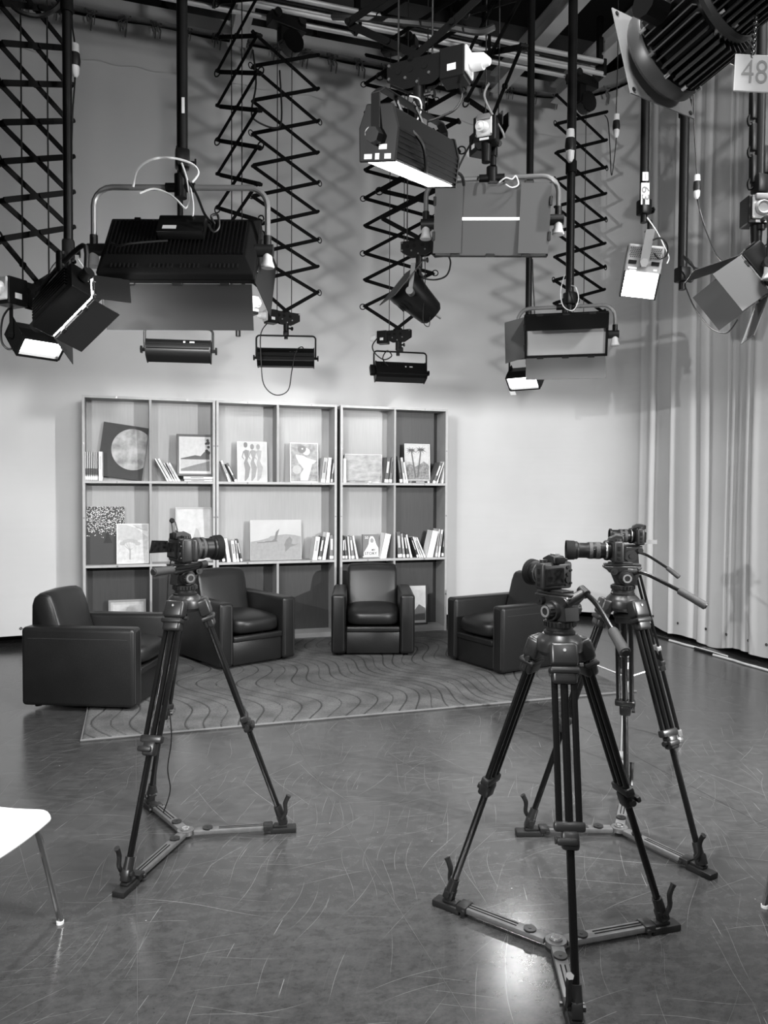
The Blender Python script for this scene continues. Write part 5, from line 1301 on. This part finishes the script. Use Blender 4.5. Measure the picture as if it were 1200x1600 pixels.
for i in range(7):
    for j in range(6):
        for s in (-1, 1):
            x = s*(.028+.0105*i)
            if i > 5: continue
            if hl is None: hl = MB().cyl((0, 0, 0), (0, 0, .0015), .0034, n=6).build('vent_hole', BLKM, ho); q = hl
            else: q = inst(hl, ho)
            q.matrix_local = FP @ Matrix.Translation((x+(.005 if j % 2 else 0)*s, .006+j*.0105, .0012))
for x in (-.065, .065): MB(FP).box(.045, .022, .003, (x, -.025, .001)).build('window', BLKM, ho, smooth=False)
for (x, y, a_) in ((.06, -.06, .05), (.055, -.075, .04), (-.07, -.062, .02)): MB(FP).box(a_, .010, .001, (x, y, .0012)).build('rating_label', PAPER, ho, smooth=False)
LF = B @ frame((1, 0, 0), Vector((0, .164, .986)), Vector((0, .986, -.164)), (0, .014, -.075))
MB(LF).box(.185, .142, .004, (0, -.0, .003)).build('lit_face', EMIT, t, smooth=False)
for s in (-1, 1): MB(LF).box(.010, .15, .03, (s*.099, 0, .01)).build('rim', DARK, ho, smooth=False)
aim_light(t, LF @ Matrix.Translation((0, 0, .03)) @ Matrix.Rotation(R(180), 4, 'X'), .17, .13, P_FLOOD)
MB(FP).cyl((0, -.03, .0), (0, -.03, .03), .022, .026, n=6).build('tilt_knob', GREYP, ho)
yo = MB().bar(B @ Vector((0, .035, .03)), B @ Vector((0, .035, .235)), .05, .006, up=B.to_3x3() @ Vector((0, 1, 0))).bar(B @ Vector((0, .035, .235)), B @ Vector((0, -.10, .235)), .05, .006).build('yoke', GREYP, t, smooth=False)
MB().cyl(B @ Vector((0, -.03, .235)), B @ Vector((0, -.03, .235))+UP*.06, .014, n=10).build('hanging_bolt', BLK, yo)
flood(at(818, 596, 5.7), -camF*.55-camR*.35-UP*.66, .26, .13, .15, 'small lit flood light hanging below the grey panel light', P_FLOOD, stem=.15, tagcol=True)
p1 = at(280, 548, 5.3); strip_light(p1, R(-18+8), .41, 'black rounded strip light on a thin yoke below the big panel light', 'round', P_STRIP, R(28), .145)
p2 = at(447, 560, 6.9); strip_light(p2, R(-14), .50, 'black six sided strip light below the second pantograph', 'hex', P_STRIP, R(28), .20)
p3 = at(625, 582, 6.9); strip_light(p3, R(-5), .48, 'black boxy strip light below the centre pantograph', 'box', P_STRIP*.7, R(28), .19)

# long lit strip overhead at centre
ha, hb = atd(592, 215, 2.62), atd(690, 262, 3.12)
t = empty('long_strip_light', (ha+hb)/2, 0, 'long black finned strip light overhead at centre, its lit face downward', 'studio light')
ax = (hb-ha).normalized(); L = (hb-ha).length; dwn = (-UP*.95+camF*.20-camR*.06); dwn = (dwn-ax*dwn.dot(ax)).normalized(); HB = frame(ax, dwn, ax.cross(dwn))
YZ = Matrix(((0, 0, 1, 0), (1, 0, 0, 0), (0, 1, 0, 0), (0, 0, 0, 1)))
prof = [(.07, .062), (-.03, .068), (-.10, .045), (-.10, -.045), (-.03, -.068), (.07, -.062)]
ho = MB(HB @ YZ).prism(prof, -L/2, L/2).build('housing', BLK, t, smooth=False, bevel=.004)
for k in range(6):
    for s in (-1, 1): MB(HB).box(L, .007, .008, (0, -.03+.018*k, s*.066)).build('cooling_fin', BLK, ho, smooth=False)
for s in (-1, 1): 
    ep = MB(HB @ YZ).prism([(p[0]*1.08+.002, p[1]*1.12) for p in prof], s*L/2-.006, s*L/2+.006).build('end_plate', BLK, ho, smooth=False, bevel=.004)
    if s < 0:
        MB(HB).box(.001, .016, .03, (-L/2-.0065, .03, -.02)).box(.001, .02, .016, (-L/2-.0065, .06, .0)).box(.001, .016, .024, (-L/2-.0065, .06, -.04)).box(.001, .016, .03, (-L/2-.0065, .06, .035)).build('control_label', PAPER, ep, smooth=False)
        MB(HB).cyl((-L/2-.006, -.01, .02), (-L/2-.028, -.01, .02), .02, n=14).build('power_knob', STEEL, ep)
MB(HB).box(L-.015, .004, .105, (0, .0705, 0)).build('lit_face', EMIT, t, smooth=False)
MB(HB).box(.03, .002, .02, (L*.38, -.0, .072)).build('rating_label', PAPER, ho, smooth=False)
aim_light(t, HB @ Matrix.Translation((0, .09, 0)) @ Matrix.Rotation(R(90), 4, 'X'), L*.9, .1, P_LONG)
u0 = -ax*(L/2+.025); u1 = ax*(L/2+.025); top = Vector((0, 0, .17))
yo = MB().bar(u0-UP*.02, u0+top*.85, .034, .006, up=ax).bar(u0+top*.85, u0+top+ax*.04, .034, .006, up=UP).bar(u0+top+ax*.04, u1+top-ax*.04, .034, .006).bar(u1+top-ax*.04, u1+top*.85, .034, .006, up=UP).bar(u1+top*.85, u1-UP*.02, .034, .006, up=ax).build('yoke', BLK, t, smooth=False, bevel=.002)
for u, s in ((u0, -1), (u1, 1)): MB().cyl(u, u+ax*s*.03, .03, .026, n=7).build('tilt_knob', BLK, yo)
lc = (ha+hb)/2
cable([lc+u0*.5+top, lc+u0*.2+Vector((0, 0, .05))-camF*.10, lc+Vector((0, 0, -.03))-camF*.14+camR*.03, lc+u1*.35+Vector((0, 0, -.10))-camF*.13, lc+u1*.3+Vector((0, 0, .05))-camF*.12, lc+top+Vector((0, 0, .02))], 'black cable looped over the long overhead strip light', .007)

# round spotlight at the centre
pg = at(648, 465, 5.1); dg = (-camR*.70+UP*.60-camF*.25).normalized()
t = empty('round_spotlight', pg, 0, 'dark round spotlight with vent slots hanging at the centre', 'studio light'); G_ = dg.to_track_quat('Z', 'Y').to_matrix().to_4x4()
k = 5.1/3.9
sb = MB(G_).lathe([(0, -.14*k), (.055*k, -.14*k), (.072*k, -.12*k), (.085*k, -.02*k), (.10*k, .06*k), (.10*k, .10*k), (.088*k, .10*k), (.086*k, .085*k), (0, .085*k)], n=28).build('barrel', BLK, t)
for i in range(12):
    a = math.pi*(.7+1.0*i/11); MB(G_ @ Matrix.Rotation(a, 4, 'Z')).box(.006, .010, .07*k, (.094*k, 0, .03*k)).build('vent_slot', BLKM, sb, smooth=False)
MB(G_).box(.24*k, .24*k, .006, (0, 0, .105*k)).build('gel_frame', DARK, t, smooth=False)
MB(G_).cyl((0, 0, .086*k), (0, 0, .090*k), .085*k, n=24).build('lens', GLASS, t)
MB(G_).cyl((0, .02, -.14*k), (0, .03, -.18*k), .013, n=10).build('cable_gland', CONN, t)
axg = (G_.to_3x3() @ Vector((0, 1, 0))).normalized(); axg = (camF*.9+camR*.2).normalized()
c = Vector((0, 0, 0)); tp = at(653, 420, 5.1)-pg
yo = MB()
for s in (-1, 1): yo.bar(axg*s*.13*k, axg*s*.13*k+tp*.95, .03, .006, up=axg)
yo.bar(axg*-.13*k+tp*.95, axg*.13*k+tp*.95, .03, .006); yo = yo.build('yoke', GREYP, t, smooth=False)
for s in (-1, 1): MB().cyl(axg*s*.10*k, axg*s*.155*k, .026, n=12).build('tilt_knob', MID, yo)
MB().cyl(tp*.95, tp*.95+UP*.08, .014, n=10).build('hanging_bolt', STEEL, yo)

# big finned spotlight close overhead at the top right
pm = atd(1085, 45, 1.75); dm = (-camR*.5+camF*.8-UP*.25).normalized()
t = empty('finned_spotlight', pm, 0, 'large dark finned spotlight close overhead at the top right', 'studio light'); _b = beam_frame(dm).to_3x3(); G_ = frame(_b.col[0], _b.col[2]*-1, _b.col[1]).to_3x3().to_4x4() @ Matrix.Scale(.92, 4)
FIN = mat('fin_paint', 62, .4)
MB(G_).lathe([(0, -.30), (.075, -.30), (.080, -.29), (.080, -.09), (0, -.09)], n=36).build('rear_drum', BLKG, t)
MB(G_).lathe([(0, -.085), (.098, -.085), (.100, -.07), (.100, .06), (.096, .075), (0, .075)], n=40).build('front_drum', BLKG, t)
for i in range(34):
    a = 2*math.pi*i/34
    MB(G_ @ Matrix.Rotation(a, 4, 'Z')).box(.022, .0035, .20, (.088, 0, -.19)).build('rear_fin', FIN, t, smooth=False)
    MB(G_ @ Matrix.Rotation(a+.05, 4, 'Z')).box(.024, .004, .13, (.108, 0, -.005)).build('front_fin', FIN, t, smooth=False)
MB(G_).lathe([(.085, -.10), (.102, -.10), (.106, -.09), (.102, -.078), (.085, -.078)], n=40).build('rear_ring', FIN, t)
MB(G_).lathe([(.09, .065), (.120, .065), (.124, .072), (.124, .10), (.118, .108), (.09, .108)], n=40).build('front_ring', FIN, t)
for i in range(12):
    a = 2*math.pi*i/12; MB(G_ @ Matrix.Rotation(a, 4, 'Z')).cyl((.122, 0, .052), (.122, 0, .066), .005, n=8).build('screw', STEEL, t)
    MB(G_ @ Matrix.Rotation(a+.2, 4, 'Z')).cyl((.092, 0, -.112), (.092, 0, -.100), .005, n=8).build('screw', STEEL, t)
MB(G_).lathe([(0, .108), (.095, .108), (.095, .112), (0, .118)], n=30).build('lens', GLASS, t)
MB(G_).box(.25, .25, .003, (0, 0, .125)).build('gel_frame', GREYP, t, smooth=False)
for sx in (-1, 1):
    for sy in (-1, 1): MB(G_).cyl((sx*.112, sy*.112, .121), (sx*.112, sy*.112, .128), .006, n=8).build('rivet', BLK, t)
axm = camR.cross(dm).normalized(); tp = UP*.30+camR*.05
axm = Vector((dm.y, -dm.x, 0)).normalized()
yo = MB()
for s in (-1, 1): yo.bar(axm*s*.15, axm*s*.15+tp, .04, .006, up=axm)
yo.bar(axm*-.15+tp, axm*.15+tp, .04, .006); yo = yo.build('yoke', BLK, t, smooth=False)
for s in (-1, 1): MB().cyl(axm*s*.12, axm*s*.175, .03, n=10).build('tilt_knob', BLK, yo)
MB().cyl(tp, tp+UP*1.2, .024, n=12).build('hanging_tube', BLK, yo)

# number plate on a chain, top right
ps = atd(1178, 115, 1.62)
t = empty('number_plate', ps, 0, 'white plate numbered 48 hanging on a chain at the top right', 'sign')
Ms = frame((camR+UP*-.015).normalized(), camF, UP) @ Matrix.Rotation(R(2), 4, 'Y')
MB().rbox(.083, .004, .078, .0015, (0, 0, 0), 1, M=Ms).build('plate', WHT, t)
text('48', .068, TXT, t, Ms @ Matrix(((.85, 0, 0, 0), (0, 0, -1, -.0026), (0, 1.05, 0, 0), (0, 0, 0, 1))), name='number_lettering', bold=-.0006)
ch = None
for i in range(22):
    z = .036+i*.0062
    Mi = Matrix.Translation((-.005+.0006*i, 0, z)) @ Matrix.Rotation((i % 2)*R(90)+R(20), 4, 'Z')
    if ch is None: ch = MB().tube(arc((0, 0, 0), .0048, 0, 2*math.pi, 8)[:-1], .0014, 5, closed=True).build('chain_link', CHROME, t); q = ch
    else: q = inst(ch, t)
    q.matrix_local = Mi
# socket boxes with pale round sockets
def socket_box(q, rz, label, plug=False):
    t = empty('socket_box', q, rz, label, 'socket box')
    MB().rbox(.12, .09, .13, .005, (0, .0, 0), 1).build('box', BLK, t)
    MB().rbox(.085, .012, .105, .004, (0, -.05, .008), 1).build('socket_plate', CONN, t)
    if plug: MB().cyl((0, -.055, 0), (-.01, -.10, -.01), .030, .026, n=16).cyl((-.01, -.10, -.01), (-.014, -.12, -.02), .02, .01, n=12).build('plug', WHT, t)
    else: MB().lathe([(0, 0), (.034, 0), (.036, .012), (.028, .02), (.02, .012), (0, .012)], (0, -.056, .0), (0, -1, 0), n=20).build('socket', GREYP, t)
    MB().rbox(.07, .02, .03, .006, (0, -.062, .05), 2).build('socket_flap', MID, t)
    for (x, z) in ((-.04, .055), (.04, .055), (-.04, -.04), (.04, -.04)): MB().cyl((x, -.056, z), (x, -.060, z), .005, n=8).build('screw', STEEL, t)
    MB().box(.05, .001, .012, (0, -.046, -.055)).build('rating_label', PAPER, t, smooth=False)
    MB().cyl((0, 0, -.065), (0, 0, -.16), .028, .024, n=12).build('spigot', BLK, t)
socket_box(at(1182, 332, 2.9), R(-18), 'black socket box with a pale round socket on the right edge pole')
socket_box(at(760, 206, 3.75), R(-40), 'black socket box with a white plug above the closed panel light', True)
# ------------------------------------------------------------------ cables and inline connectors
def connector(px, py, Y, label, tone=None, h=.12):
    q = at(px, py, Y); t = empty('cable_connector', q, 0, label, 'connector', 'inline cable connectors')
    s = h/.15
    MB().lathe([(.008*s, .06*s), (.016*s, .058*s), (.018*s, .02*s), (.0, .02*s)], n=14).build('upper_cap', CONN, t)
    MB().lathe([(0, .022*s), (.019*s, .022*s), (.022*s, -.01*s), (.020*s, -.03*s), (0, -.03*s)], n=14).build('coupler', DARK, t)
    MB().lathe([(0, -.028*s), (.018*s, -.028*s), (.016*s, -.06*s), (.007*s, -.075*s), (0, -.075*s)], n=14).build('lower_cap', WHT, t)
    return q
q = connector(117, 92, 3.86, 'pale inline connector beside the left pole', h=.17)
cable([at(112, 0, 3.86), at(113, 40, 3.86), q+UP*.06, q-UP*.08, at(114, 170, 3.86), at(112, 220, 3.88)], 'black cable with a connector along the left pole')
q = connector(891, 225, 4.93, 'grey and white inline connector on the right pole', h=.26)
q = connector(963, 195, 5.2, 'dark inline connector hanging left of the finned spotlight', h=.2)
cable([at(966, 0, 5.2), at(965, 100, 5.2), at(963, 170, 5.2), at(963, 215, 5.2), at(958, 262, 5.2), at(955, 272, 5.2), at(953, 230, 5.2), at(950, 190, 5.3), at(945, 180, 5.4)], 'black cable looping beside the right pantograph')
q = connector(1089, 290, 3.6, 'dark and white inline connector hanging below the grey square plate', h=.15)
cable([at(1083, 100, 3.6), at(1085, 200, 3.6), q+UP*.05], 'black cable above the connector right of the bare pole')
cable([q-UP*.06, at(1094, 330, 3.6), at(1105, 365, 3.5), at(1118, 395, 3.3), at(1130, 410, 3.2)], 'black cable curving to the barn door light at the right edge')
cable([at(1068, 400, 3.85), at(1078, 408, 3.8), at(1086, 425, 3.8), at(1080, 440, 3.8), at(1070, 436, 3.85)], 'black cable loop on the bare pole', .006)
cable([at(1070, 445, 3.85), at(1085, 480, 3.7), at(1110, 512, 3.5), at(1135, 520, 3.3), at(1152, 500, 3.1)], 'thin black cable drooping from the bare pole to the right edge light')
cable([at(1068, 402, 3.85), at(1085, 418, 3.7), at(1105, 423, 3.3)], 'short black cable from the bare pole toward the barn doors', .006)
cable([at(24, 472, 3.9), at(5, 495, 3.88), at(2, 530, 3.86), at(12, 545, 3.85), at(26, 542, 3.88)], 'black cable drooping at the far left edge', .005)
cable([at(208, 292, 3.82), at(215, 265, 3.8), at(238, 249, 3.8), at(270, 247, 3.82), at(300, 256, 3.82), at(310, 270, 3.82), at(300, 285, 3.82)], 'white cable arching over the yoke of the big panel light', .0055, WCABLE)
cable([at(284, 255, 3.82), at(292, 280, 3.8), at(296, 310, 3.8), at(290, 325, 3.8), at(276, 312, 3.8), at(262, 302, 3.82), at(240, 295, 3.83), at(218, 302, 3.83)], 'white cable tangled at the hub of the big panel light', .005, WCABLE)
cable([at(296, 285, 3.82), at(302, 320, 3.8), at(300, 350, 3.82)], 'white safety wire behind the big panel light', .004, WCABLE)
cable([at(283, 270, 3.82), at(305, 300, 3.78), at(320, 335, 3.74), at(335, 350, 3.7), at(330, 338, 3.7), at(340, 336, 3.7), at(342, 355, 3.7), at(333, 362, 3.7), at(325, 350, 3.7)], 'black cable coiled on the back of the big panel light', .006)
cable([at(262, 376, 3.6), at(230, 378, 3.6), at(200, 381, 3.6), at(185, 384, 3.62), at(172, 378, 3.65)], 'black cable across the back of the big panel light', .005)
cable([at(423, 500, 6.9), at(408, 520, 6.8), at(408, 560, 6.8), at(412, 600, 6.8), at(430, 617, 6.8), at(450, 610, 6.8), at(456, 580, 6.8), at(462, 550, 6.8), at(472, 542, 6.85), at(476, 552, 6.88)], 'thin black cable hanging in a loop below the six sided strip light', .005)
cable([at(590, 528, 6.9), at(582, 540, 6.85), at(586, 552, 6.85), at(600, 562, 6.82), at(612, 556, 6.82), at(605, 548, 6.82), at(598, 560, 6.82), at(606, 572, 6.84)], 'black cable knotted above the boxy strip light', .006)
cable([at(698, 395, 5.0), at(704, 410, 4.98), at(698, 430, 4.98), at(680, 437, 5.0), at(660, 434, 5.0), at(650, 425, 5.05)], 'black cable from the centre socket box to the round spotlight', .006)
cable([at(664, 400, 5.0), at(664, 450, 5.0), at(661, 500, 5.0), at(670, 510, 5.0), at(672, 495, 5.02)], 'thin wire hanging past the round spotlight', .003)
cable([at(716, 130, 2.8), at(722, 150, 2.78), at(712, 170, 2.78), at(690, 182, 2.8), at(668, 190, 2.82)], 'black cable from the overhead plug to the long strip light', .005)
cable([at(640, 150, 2.78), at(655, 155, 2.76), at(658, 172, 2.76), at(650, 190, 2.78), at(640, 195, 2.8)], 'white wire looped at the spigot of the long strip light', .003, WCABLE)
cable([at(745, 208, 3.8), at(735, 225, 3.78), at(722, 250, 3.76), at(714, 268, 3.76)], 'black cable from the pale socket to the closed panel light', .005)
cable([at(725, 290, 3.7), at(722, 276, 3.68), at(714, 270, 3.68), at(706, 276, 3.68), at(706, 292, 3.7)], 'black cable coil on top of the closed panel light', .008)
cable([at(780, 285, 3.8), at(790, 278, 3.78), at(800, 280, 3.78), at(806, 275, 3.78), at(810, 288, 3.78), at(800, 293, 3.78), at(790, 288, 3.78)], 'white wire twisted on the yoke of the closed panel light', .004, WCABLE)
cable([at(764, 130, 3.75), at(757, 150, 3.75), at(770, 180, 3.74), at(785, 205, 3.72), at(788, 215, 3.74)], 'pale cable running down to the head above the closed panel light', .006, mat('grey_cable', 150, .5))
cable([at(882, 430, 4.95), at(876, 455, 4.9), at(880, 478, 4.9), at(895, 485, 4.9), at(904, 468, 4.9), at(900, 450, 4.9), at(893, 446, 4.95)], 'pale wire looped at the hub of the grey panel light', .004, WCABLE)
cable([at(832, 405, 5.6), at(833, 440, 5.6), at(835, 480, 5.6), at(836, 512, 5.6)], 'black cable beside the pole of the small lit flood', .005)
cable([at(1020, 375, 3.8), at(1032, 372, 3.78), at(1042, 382, 3.78), at(1042, 398, 3.8), at(1030, 404, 3.82), at(1022, 396, 3.82)], 'black cable loop behind the lit grey flood', .005)
cable([at(1011, 340, 3.85), at(1025, 360, 3.84), at(1038, 385, 3.84), at(1045, 402, 3.84), at(1042, 412, 3.84)], 'white safety wire of the lit grey flood', .004, WCABLE)
cable([at(100, 398, 3.86), at(80, 420, 3.85), at(76, 445, 3.85), at(80, 455, 3.85)], 'black cable from the left pole to the barn door light', .004)
cable([at(122, 405, 3.86), at(136, 425, 3.85), at(142, 437, 3.85)], 'white safety wire of the left barn door light', .003, WCABLE)
cable([at(10, 0, 3.8), at(30, 18, 3.78), at(60, 25, 3.78), at(85, 15, 3.8), at(98, 0, 3.82)], 'black cable sagging across the top left corner', .010)
cable([at(520, 26, 3.3), at(560, 28, 3.2), at(640, 35, 3.1), at(700, 42, 3.05), at(748, 50, 3.0), at(772, 42, 2.98)], 'bundle of black cables tied across the top of the grid', .014)
cable([at(395, 78, 6.7), at(400, 130, 6.7), at(393, 175, 6.7), at(402, 190, 6.7), at(430, 200, 6.7), at(440, 185, 6.7), at(437, 110, 6.7)], 'black cable looping behind the second pantograph', .008)
# cables lying along the foot of the curtain
rc = random.Random(5)
for i, (a0, b0) in enumerate(((7.0, 6.2), (6.5, 5.7), (6.1, 5.2), (5.8, 4.9))):
    pts = [Vector((XR-.12-.035*i-rc.uniform(0, .012), a0+(b0-a0)*j/7, 0.0115)) for j in range(8)]
    tag(MB().tube(smooth_path(pts, 5), .011, 7).build('floor_cable', WCABLE if i % 2 else CABLE), ('dark cable on the floor by the curtain foot, nearest the back corner', 'pale cable on the floor by the curtain foot, nearest the back corner',
        'dark cable on the floor by the curtain foot, toward the right edge', 'pale cable on the floor by the curtain foot, at the right edge')[i], 'cable', 'cables along the curtain foot')
# black flags added out of frame to cut the key lights off the upper cloth
for (fx, wd, lab) in ((3.85, 1.6, 'added black flag out of frame, cutting the right key light'), (-1.6, 1.7, 'added black flag out of frame, cutting the left key light')):
    t = empty('added_light_flag', (fx, 1.7, 2.295), 0, lab, 'flag')
    MB().box(wd, .006, .9, (0, 0, .45)).build('cloth', BLKM, t, smooth=False)
    MB().tube([(-wd/2, 0, 0), (-wd/2, 0, .9), (wd/2, 0, .9), (wd/2, 0, 0)], .006, 6, closed=True).build('frame', STEEL, t)
    for x in (-.5, .5): MB().cyl((x, 0, .9), (x, 0, 3.4), .01, n=6).build('hanging_rod', BLK, t)
